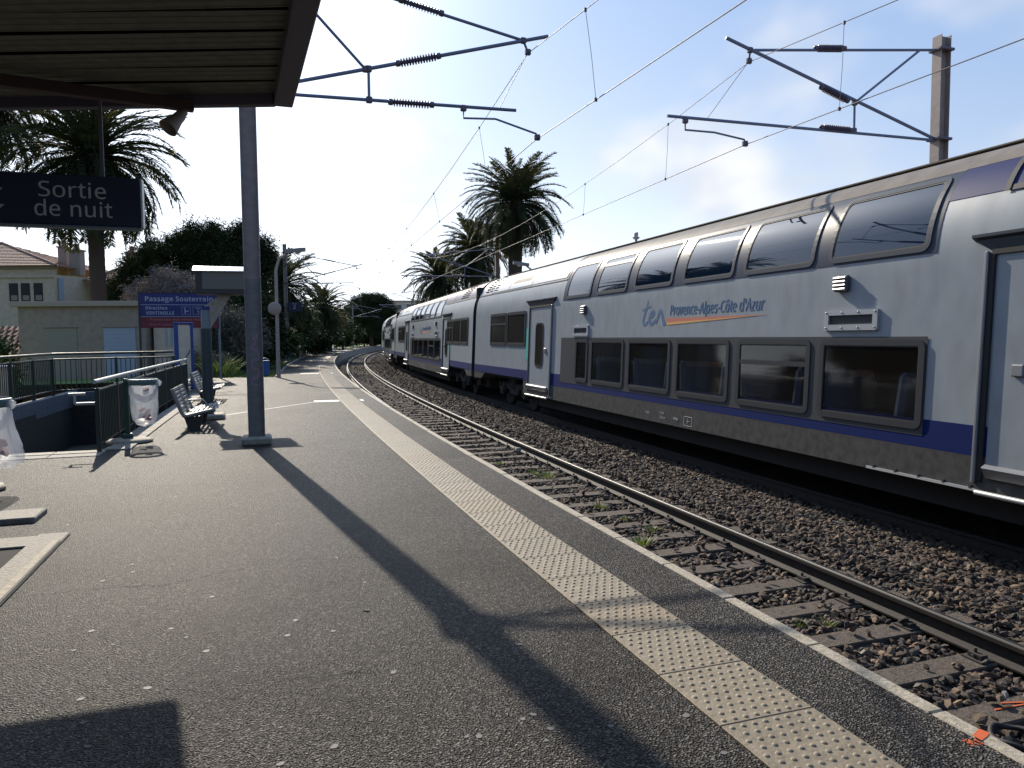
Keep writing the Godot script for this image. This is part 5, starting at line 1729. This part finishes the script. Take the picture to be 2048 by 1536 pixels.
func small_things() -> void:
	var st := MB.new()
	st.lathe([Vector2(0, 0), Vector2(.06, .01), Vector2(.075, .05), Vector2(.05, .10), Vector2(0, .11)], 7)
	solo("stone", st.mesh(), M.coping, "single pale stone lying against the near track's far rail", "stone", Transform3D(Basis(Vector3.UP, .4).scaled(Vector3(1, .9, 1.2)), P(14.75, 2.26, HR - .15)))
	var rg := []
	for k in 25: rg.append(Vector3(cos(TAU * k / 24.0) * .12, .01 * sin(k * .9), sin(TAU * k / 24.0) * .12))
	solo("rubber_ring", tb(rg, .017, 8), M.rubber, "black rubber ring on the sleeper with orange paint", "ring", Transform3D(Basis(Vector3.RIGHT, .06), P(3.05, 1.45, HR - .14)))
	var om := MB.new()
	for q in [[[0.03, -.02], [.045, -.01], [.03, .28], [.02, .27]], [[.085, .10], [.095, .11], [.03, .36], [.018, .34]]]:
		var pl := []
		for z in q: pl.append(Vector3(z[0], 0, z[1]))
		om.poly(pl, Vector3(0, .002, 0))
	var pmk := thing("paint_mark", "orange paint strokes on the sleeper beside the rubber ring", "paint mark", F(3.34, 1.72, HR - .176))
	pieces(pmk, "stroke", om, M.orange)
	solo("cigarette_end", MB.new().tube([Vector3.ZERO, Vector3(.035, 0, .01)], .0045, 7).mesh(), M.chimney, "brown cigarette end on the asphalt left of the mast's shadow", "litter", Transform3D(Basis(), P(4.35, -2.22, .005)))
	solo("sign_bracket", bx(Vector3(.01, .03, .14), Vector3.ZERO), M.coping, "pale splinter of wood on the ballast between the tracks", "litter", Transform3D(Basis(Vector3.UP, .6), P(7.4, 4.05, HR - .09)))
	# concrete frame of the drain at the left edge
	var dr := thing("drain", "concrete frame round a black sheet painted as the shade of a drain, nearest the canopy", "drain")
	var dark_sheet := MB.new()
	dark_sheet.quad(P(4.2, -5.6, .003), P(6.95, -5.6, .003), P(6.95, -4.55, .003), P(4.2, -4.55, .003))
	part(dr, "opening", dark_sheet.mesh(), M.crack)  # flat black sheet over the asphalt: the shade of the pit as colour
	for q in [[5.55, -4.44, 2.9, .24, .022], [6.78, -4.95, .34, 1.0, .02]]:
		var f := F(q[0], q[1], q[4] * .5)
		part(dr, "frame_stone", MB.new().box(f.origin, Vector3(q[2], q[4], q[3]), f.basis, .012).mesh(), M.concrete)
	var f2 := F(5.4, -4.36, .017)
	part(dr, "lip", MB.new().box(f2.origin, Vector3(2.6, .034, .07), f2.basis, .01).mesh(), M.coping)
	var f3 := F(7.75, -5.0, .02)
	solo("drain_cover", MB.new().box(f3.origin, Vector3(.42, .06, .55), f3.basis, .012).mesh(), M.concrete, "grey drain cover slab between the concrete drain frame and the nearer bag bin", "drain cover")

# ------------------------------------------------------------------ vegetation
func frond_mesh(L: float, droop: float, leaf_l: float, sd: int, n := 40, lw := .03) -> ArrayMesh:
	var r := RandomNumberGenerator.new()
	r.seed = sd
	var b := MB.new()
	var pts := []
	var p := Vector3.ZERO
	var N := 14
	for k in N + 1:
		pts.append(p)
		var a := -droop * pow(float(k) / N, 1.4)
		p += Vector3(cos(a), sin(a), 0) * (L / N)
	var at := func(t: float) -> Vector3:
		var q := clampf(t * N, 0.0, N - .001)
		return pts[int(q)].lerp(pts[int(q) + 1], q - int(q))
	var rr := []
	for k in N + 1: rr.append(lerpf(.035, .006, float(k) / N))
	b.tube(pts, rr, 5, false)
	for k in n:
		var t := lerpf(.10, .995, (k + r.randf() * .6) / n)
		var o: Vector3 = at.call(t)
		var tg: Vector3 = (at.call(minf(t + .03, 1.0)) - at.call(t - .03)).normalized()
		var nn := Vector3(-tg.y, tg.x, 0)
		for sg in [-1, 1]:
			var l: float = leaf_l * (.35 + .65 * sin(PI * clampf(t * .92 + .06, 0, 1))) * r.randf_range(.8, 1.15)
			var dirv := (tg * r.randf_range(.55, .85) + Vector3(0, 0, sg) * r.randf_range(.6, .95) + nn * r.randf_range(-.05, .35)).normalized()
			var tip: Vector3 = o + dirv * l + Vector3(0, -.10 * l, 0)
			var mid: Vector3 = o + dirv * l * .5
			var w := tg * lw * .5 + nn * lw * .25
			b.tri(o - w * .5, mid + w, o + w * .5)
			b.tri(o - w * .5, mid - w, mid + w)
			b.tri(mid - w, tip, mid + w)
	return b.mesh()

var FR := []
var FRD := []
func palm(called: String, label: String, at: Vector3, trunk_h: float, trunk_r: float, sc: float, n: int, sd: int, wide := false) -> void:
	if FR.is_empty():
		for k in 4: FR.append(frond_mesh(3.4, [1.25, 1.55, 1.8, 1.0][k], .50, 30 + k, 50, .062))
		for k in 2: FRD.append(frond_mesh(2.7, .35, .19, 60 + k, 34, .045))
	var r := RandomNumberGenerator.new()
	r.seed = sd
	var t := thing(called, label, "palm tree", Transform3D(Basis(Vector3.UP, r.randf() * 6.0), at), "date palms round the station")
	var pr := []
	var rows := int(trunk_h / .22)
	for k in rows + 1:
		var y := trunk_h * k / rows
		var rad := trunk_r * (1.12 - .12 * minf(1.0, y / 1.2)) * (1.0 + .04 * (k % 2))
		if y > trunk_h - 1.0: rad *= 1.0 + .45 * sin((y - trunk_h + 1.0) * PI * .6)
		pr.append(Vector2(rad, y))
	pr.append(Vector2(0, trunk_h + .3))
	part(t, "trunk", MB.new().lathe(pr, 16).mesh(), M.trunk)
	for k in n:
		var u := (k + .5) / n
		var el := lerpf(1.45, -.95, pow(u, .85)) + r.randf_range(-.13, .13)
		var az := k * 2.39996 + r.randf_range(-.2, .2)
		var s := sc * r.randf_range(.86, 1.12) * (.8 if u < .1 else 1.0)
		var bs := Basis(Vector3.UP, az) * Basis(Vector3.BACK, el) * Basis(Vector3.RIGHT, r.randf_range(-.5, .5))
		var v := 3 if u < .25 else r.randi() % 3
		if u > .75: v = 3 if r.randf() < .5 else 0
		fast(t, "frond", k, FR[v], M.frond, Transform3D(bs.scaled(Vector3.ONE * s), Vector3(0, trunk_h + .05, 0) + bs.x * trunk_r * .6))
	for k in int(n * .30):
		var el := r.randf_range(-1.5, -.85)
		var az := r.randf() * TAU
		var s := sc * r.randf_range(.75, 1.25)
		var bs := Basis(Vector3.UP, az) * Basis(Vector3.BACK, el) * Basis(Vector3.RIGHT, r.randf_range(-1.5, 1.5))
		fast(t, "dead_frond", k, FRD[k % 2], M.frond_dead, Transform3D(bs.scaled(Vector3.ONE * s), Vector3(0, trunk_h - .25, 0) + Vector3(bs.x.x, 0, bs.x.z).normalized() * trunk_r * 1.2))

func cluster_mesh(n: int, rad: float, l: float, w: float, sd: int) -> ArrayMesh:
	var r := RandomNumberGenerator.new()
	r.seed = sd
	var b := MB.new()
	for k in n:
		var o := Vector3(r.randfn(0, .45), r.randfn(0, .38), r.randfn(0, .45)) * rad
		var d := Vector3(r.randfn(), r.randfn() * .7 + .25, r.randfn()).normalized()
		var sdv := d.cross(Vector3(r.randfn(), r.randfn(), r.randfn())).normalized() * w * .5
		var ll := l * r.randf_range(.6, 1.3)
		b.quad(o - sdv * .4, o + d * ll * .45 - sdv, o + d * ll, o + d * ll * .45 + sdv)
	return b.mesh()

var CL := {}
func tree(called: String, label: String, cat: String, at: Vector3, trunk_h: float, trunk_r: float, clumps: Array, mat: String, dens: float, lsz: float, sd: int, group := "") -> void:
	if CL.is_empty():
		CL.needle = cluster_mesh(46, .42, .30, .045, 1)
		CL.leaf = cluster_mesh(34, .45, .20, .11, 2)
		CL.fine = cluster_mesh(40, .45, .26, .035, 3)
	var r := RandomNumberGenerator.new()
	r.seed = sd
	var t := thing(called, label, cat, Transform3D(Basis(), at), group)
	var tk := MB.new()
	var top := Vector3(0, trunk_h, 0)
	if trunk_h > 0.1:
		tk.tube([Vector3(0, -.2, 0), Vector3(.1, trunk_h * .5, .05), top], [trunk_r, trunk_r * .8, trunk_r * .6], 9)
	for c in clumps:
		var e: Vector3 = c[0]
		tk.tube([top * .85, (top * .85).lerp(e, .5) + Vector3(0, -.25, 0), e], [trunk_r * .45, trunk_r * .28, trunk_r * .1], 6)
	part(t, "trunk", tk.mesh(), M.trunk)
	var xs := []
	var cs := []
	for c in clumps:
		var rad: Vector3 = c[1]
		var vol := rad.x * rad.y * rad.z
		var n := int(dens * pow(vol, .72))
		var tone := r.randf_range(.7, 1.35)
		for k in n:
			var q := Vector3(r.randfn(), r.randfn(), r.randfn()).normalized() * pow(r.randf(), .38)
			q *= 1.0 + .18 * sin(q.x * 7.0 + c[0].x) * sin(q.y * 6.0) + r.randfn(0, .05)
			var p: Vector3 = c[0] + q * rad
			var bs := Basis.from_euler(Vector3(r.randf_range(-.6, .6), r.randf() * TAU, r.randf_range(-.6, .6))).scaled(Vector3.ONE * lsz * r.randf_range(.7, 1.35))
			xs.append(Transform3D(bs, p))
			var f := tone * r.randf_range(.65, 1.4)
			cs.append(Color(f * r.randf_range(.9, 1.12), f, f * r.randf_range(.8, 1.05)))
	var o := scatter(CL["needle" if mat == "pine" else "fine" if mat in ["lilac", "olive"] else "leaf"], M[mat], xs, cs)
	o.name = "crown"
	o.set_meta("kind", "stuff")
	t.add_child(o)

func blob(w: float, h: float, n: int, sd: int, flat := .7) -> Array:          # clumps spread over a dome
	var r := RandomNumberGenerator.new()
	r.seed = sd
	var out := []
	for k in n:
		var a := r.randf() * TAU
		var q := sqrt(r.randf())
		var y := h * (1.0 - q * q * .75) * r.randf_range(.55, 1.0)
		var s := r.randf_range(.75, 1.25)
		out.append([Vector3(cos(a) * q * w * .8, y, sin(a) * q * w * .8), Vector3(w * .36, w * .36 * flat, w * .36) * s])
	return out

func lift(c: Array, h: float) -> Array:
	for k in c: k[0] = k[0] + Vector3(0, h, 0)
	return c

func vegetation() -> void:
	# palms
	palm("palm_tree", "big date palm behind the beige annex, its crown behind the hanging sign", W(-21.9, 40.0, -1.0), 12.2, .38, 1.42, 150, 5)
	palm("palm_tree", "palm of which only hanging fronds show under the canopy, beside the big palm", W(-29.2, 42.0, -1.0), 16.4, .42, 1.35, 110, 6)
	palm("palm_tree", "tallest date palm, rising over the middle of the train roof", W(.25, 46.0, -1.0), 10.7, .42, 1.0, 140, 7)
	palm("palm_tree", "second palm of the row behind the train, overlapped by the tallest one", W(-2.75, 58.0, -1.0), 9.3, .42, .95, 130, 8)
	palm("palm_tree", "third and lowest palm of the row behind the train", W(-6.4, 68.0, -1.0), 7.9, .42, 1.0, 130, 9)
	palm("palm_tree", "palm between the graffiti mast and the umbrella pine, behind the nearest lamp post", W(-17.6, 57.5, -.1), 5.7, .42, 1.05, 130, 10)
	palm("palm_tree", "smaller palm over the platform's bend, beyond the nearest lamp post", W(-20.1, 80.0, -.1), 5.0, .40, 1.0, 100, 11)
	palm("palm_tree", "low palm in the dark group before the umbrella pine", W(-19.6, 66.0, -.1), 3.0, .40, .95, 70, 12)
	palm("palm_tree", "yellowish palm at the far end of the platform, under the umbrella pine", W(-23.4, 96.0, -.1), 3.9, .40, 1.0, 70, 13)
	# pines and broadleaf trees
	tree("pine_tree", "broad dark pine behind the screen and the blue and red sign", "tree", W(-18.7, 47.0, -.5), 3.4, .30, [[Vector3(-4.4, 6.2, 0), Vector3(1.3, .9, 1.4)], [Vector3(-5.2, 4.9, 0), Vector3(1.4, 1.1, 1.5)], [Vector3(-5.6, 3.2, .3), Vector3(1.4, 1.3, 1.6)], [Vector3(-2.9, 7.0, .6), Vector3(1.3, 1.0, 1.5)], [Vector3(-1.7, 7.9, 0), Vector3(.9, .7, 1.2)], [Vector3(-.8, 8.3, 0), Vector3(1.0, .8, 1.2)], [Vector3(-.3, 7.2, .5), Vector3(1.5, .9, 1.5)], [Vector3(.9, 7.7, -.4), Vector3(1.0, .9, 1.3)], [Vector3(-3.6, 5.2, .4), Vector3(1.7, 1.1, 1.6)], [Vector3(-1.0, 5.7, .8), Vector3(2.0, 1.2, 1.7)], [Vector3(1.5, 6.2, .2), Vector3(1.3, 1.1, 1.5)], [Vector3(-2.2, 3.6, .6), Vector3(2.3, 1.4, 1.8)], [Vector3(.8, 4.2, .9), Vector3(2.1, 1.4, 1.7)], [Vector3(-4.2, 3.6, .5), Vector3(1.7, 1.3, 1.6)], [Vector3(-3.5, 7.7, .2), Vector3(.5, .5, .6)], [Vector3(.2, 8.9, 0), Vector3(.5, .4, .6)]], "pine", 105.0, 1.0, 21, "trees left of the track")
	tree("pine_tree", "pine with looser grey-green sprays, its top cut by the graffiti mast", "tree", W(-17.7, 47.5, -.5), 3.4, .26, [[Vector3(-.2, 8.0, 0), Vector3(1.1, .9, 1.3)], [Vector3(.9, 8.7, 0), Vector3(.8, .6, 1.0)], [Vector3(1.9, 7.9, 0), Vector3(.8, .7, 1.0)], [Vector3(2.2, 6.8, 0), Vector3(.9, .9, 1.1)], [Vector3(1.1, 7.2, .2), Vector3(1.0, .9, 1.2)], [Vector3(0, 6.5, .5), Vector3(1.8, 1.5, 1.6)], [Vector3(1.2, 5.0, .4), Vector3(1.7, 1.4, 1.6)], [Vector3(-.8, 4.4, .6), Vector3(1.8, 1.4, 1.6)]], "pine", 80.0, 1.05, 22, "trees left of the track")
	tree("blossom_bush", "greyish lilac bush in front of the broad pine, above the sign", "bush", W(-18.0, 39.5, -.8), 1.8, .14, [[Vector3(-1.0, 4.5, 0), Vector3(1.1, 1.0, 1.0)], [Vector3(.1, 5.2, 0), Vector3(1.2, .9, 1.0)], [Vector3(1.2, 4.9, 0), Vector3(1.1, .9, 1.0)], [Vector3(-.4, 3.6, .3), Vector3(1.4, 1.1, 1.0)], [Vector3(1.2, 3.5, .3), Vector3(1.3, 1.1, 1.0)], [Vector3(2.1, 3.9, 0), Vector3(.9, 1.0, 1.0)]], "lilac", 150.0, .85, 23)
	tree("blossom_bush", "grey flowering bush between the screen and the graffiti mast", "bush", W(-13.9, 38.0, -.8), 1.0, .12, [[Vector3(0, 3.2, 0), Vector3(.9, .9, .9)], [Vector3(-.3, 2.0, 0), Vector3(1.0, 1.0, .9)], [Vector3(.7, 2.4, 0), Vector3(.9, 1.0, .9)]], "olive", 140.0, .8, 24)
	tree("umbrella_pine", "rounded dark umbrella pine at the end of the platform", "tree", W(-26.2, 140.0, -.2), 3.0, .4, [[Vector3(-3.0, 6.2, 0), Vector3(2.4, 1.7, 2.6)], [Vector3(-1.2, 8.0, 0), Vector3(2.5, 1.6, 2.6)], [Vector3(1.0, 8.2, 0), Vector3(2.4, 1.6, 2.6)], [Vector3(2.8, 6.6, 0), Vector3(2.0, 1.8, 2.4)], [Vector3(0, 6.2, 1.0), Vector3(3.2, 2.0, 2.6)], [Vector3(0, 4.2, 1.0), Vector3(4.0, 1.6, 2.4)], [Vector3(3.4, 4.6, 0), Vector3(1.6, 1.6, 2.0)], [Vector3(-3.2, 4.2, 0), Vector3(2.0, 1.6, 2.0)]], "pine", 95.0, 1.5, 25, "trees left of the track")
	# the dark mass behind the platform: trees one behind the other
	var names := ["dark leafy tree behind the blue and red sign", "dense dark tree right behind the graffiti mast's foot", "dark tree behind the nearest lamp post", "dark bushy tree behind the slim second mast", "leafy tree beside the second lamp post", "low dark tree left of the shelter", "tree behind the far shelter", "dark tree at the bend behind the last lamp posts", "last dark tree before the train hides the platform", "dark tree closing the bend beside the last carriage"]
	var spots := [[-16.0, 43.0, 5.2, 3.0], [-18.6, 50.5, 5.0, 2.4], [-19.2, 62.0, 5.0, 3.2], [-20.6, 70.0, 5.6, 3.0], [-22.4, 84.0, 5.2, 3.2], [-24.8, 94.0, 5.4, 3.4], [-27.6, 110.0, 6.0, 3.8], [-29.0, 124.0, 6.2, 4.0], [-29.5, 150.0, 6.5, 4.6], [-26.5, 175.0, 7.0, 5.0]]
	for k in 10:
		var q: Array = spots[k]
		tree("broadleaf_tree", names[k], "tree", W(q[0], q[1], -.3), q[2] * .3, .18, lift(blob(q[3], q[2] * .75, 13, 100 + k), q[2] * .16), "leaf", 95.0, 1.1 if q[1] < 80 else 1.6, 200 + k, "dark trees behind the platform")
	# light shrubs and the sword-leaved clump
	tree("shrub", "pale green shrub at the edge of the platform beyond the second mast", "shrub", P(58.0, -5.6, -.1), .3, .06, [[Vector3(0, 1.0, 0), Vector3(.9, .9, .9)], [Vector3(.7, .7, .5), Vector3(.8, .7, .8)], [Vector3(-.5, 1.5, 0), Vector3(.7, .8, .7)]], "shrub", 150.0, .7, 31)
	tree("shrub", "brownish shrub between the annex wing and the map board", "shrub", W(-14.0, 34.0, -.6), .2, .06, [[Vector3(-.6, 1.1, 0), Vector3(.8, .8, .8)], [Vector3(.5, .9, 0), Vector3(.9, .8, .8)]], "olive", 130.0, .7, 32)
	tree("shrub", "green bush in front of the clay-tiled lean-to", "shrub", W(-17.4, 24.5, -1.0), .3, .07, [[Vector3(-.6, 1.8, 0), Vector3(1.0, 1.0, .9)], [Vector3(.1, 2.2, 0), Vector3(.7, .7, .7)], [Vector3(.3, 1.2, .2), Vector3(.9, .9, .8)], [Vector3(-1.2, 1.2, 0), Vector3(1.0, 1.0, .9)]], "shrub", 120.0, .8, 33)
	var ag := thing("sword_leaf_clump", "clump of long sword-shaped green leaves at the foot of the sign posts", "plant", Transform3D(Basis(), W(-12.75, 32.9, -.04)))
	for k in 120:
		var a := rng.randf() * TAU
		var ln := rng.randf_range(.6, 1.25)
		var out := rng.randf_range(.15, .75)
		var o := Vector3(cos(a), 0, sin(a)) * rng.randf_range(0.0, .62)
		var dirv := Vector3(cos(a) * out, 1.0, sin(a) * out).normalized()
		var sdv := dirv.cross(Vector3(rng.randfn(), .2, rng.randfn())).normalized() * .018
		var b := MB.new()
		var m1 := o + dirv * ln * .6
		var tip := m1 + (dirv + Vector3(cos(a), -.5, sin(a)) * .7).normalized() * ln * .45
		b.quad(o - sdv, o + sdv, m1 + sdv, m1 - sdv)
		b.tri(m1 - sdv, m1 + sdv, tip)
		fast(ag, "leaf", k, b.mesh(), M.blade_plain)
	var edge := MB.new()
	for k in 16:
		var f := F(40.0 + .2 * sin(k * 3.0), -9.5 + k * .43, .08)
		edge.box(f.origin, Vector3(.25, .22, .42), f.basis * Basis(Vector3.UP, .2 * sin(k * 5.0)), .05)
	pieces(thing("stone_border", "dark stone border across the grass behind the sword-leaved clump", "border"), "stone", edge, M.pit)
	# weeds in the near track
	var wm := MB.new()
	for k in 26:
		var a := k * 2.4
		var o := Vector3(cos(a), 0, sin(a)) * .07 * sqrt(k / 26.0)
		var tip := o * 2.4 + Vector3(0, .05 + .05 * fposmod(k * .37, 1.0), 0)
		var sdv := Vector3(-sin(a), .3, cos(a)) * .011
		wm.quad(o, o.lerp(tip, .5) - sdv, tip, o.lerp(tip, .5) + sdv)
	var wmesh := wm.mesh()
	var wl := ["weed near the far rail, tallest of the row in the track", "weed by the pale stone end of the weed row", "bright weed in the track midway along the coping", "weed against a sleeper near the platform edge", "leafy weed close to the coping in the middle of the track", "weed beside the far rail's fastening", "small weed just before the orange-marked sleeper", "twin weed between two near sleepers", "faint weed farthest up the near track"]
	var wp := [[12.0, 1.88, 2.0], [12.4, 1.8, 1.5], [9.6, 1.8, 1.3], [8.8, 1.8, 1.1], [7.65, 1.42, 1.9], [8.2, 1.85, 1.2], [5.03, 1.52, .75], [4.94, 1.75, .9], [13.6, 1.5, 1.4]]
	for k in 9:
		solo("weed", wmesh, M.blade_plain, wl[k], "weed", Transform3D(Basis(Vector3.UP, k * 1.3).scaled(Vector3.ONE * wp[k][2] * .75), P(wp[k][0], wp[k][1], HR - .20)), "weeds growing in the near track")
	# trees across the left side that the train's windows mirror
	for k in 7:
		tree("broadleaf_tree", "one of the dark trees mirrored in the train's upper windows", "tree", W(-52.0 + 1.5 * sin(k * 2.0), -2.0 + k * 7.5, -1.0), 3.0, .3, lift(blob(5.2, 9.0 + 2.0 * sin(k * 1.7), 13, 300 + k), 2.4), "leaf", 60.0, 1.9, 400 + k, "dark trees mirrored in the windows")
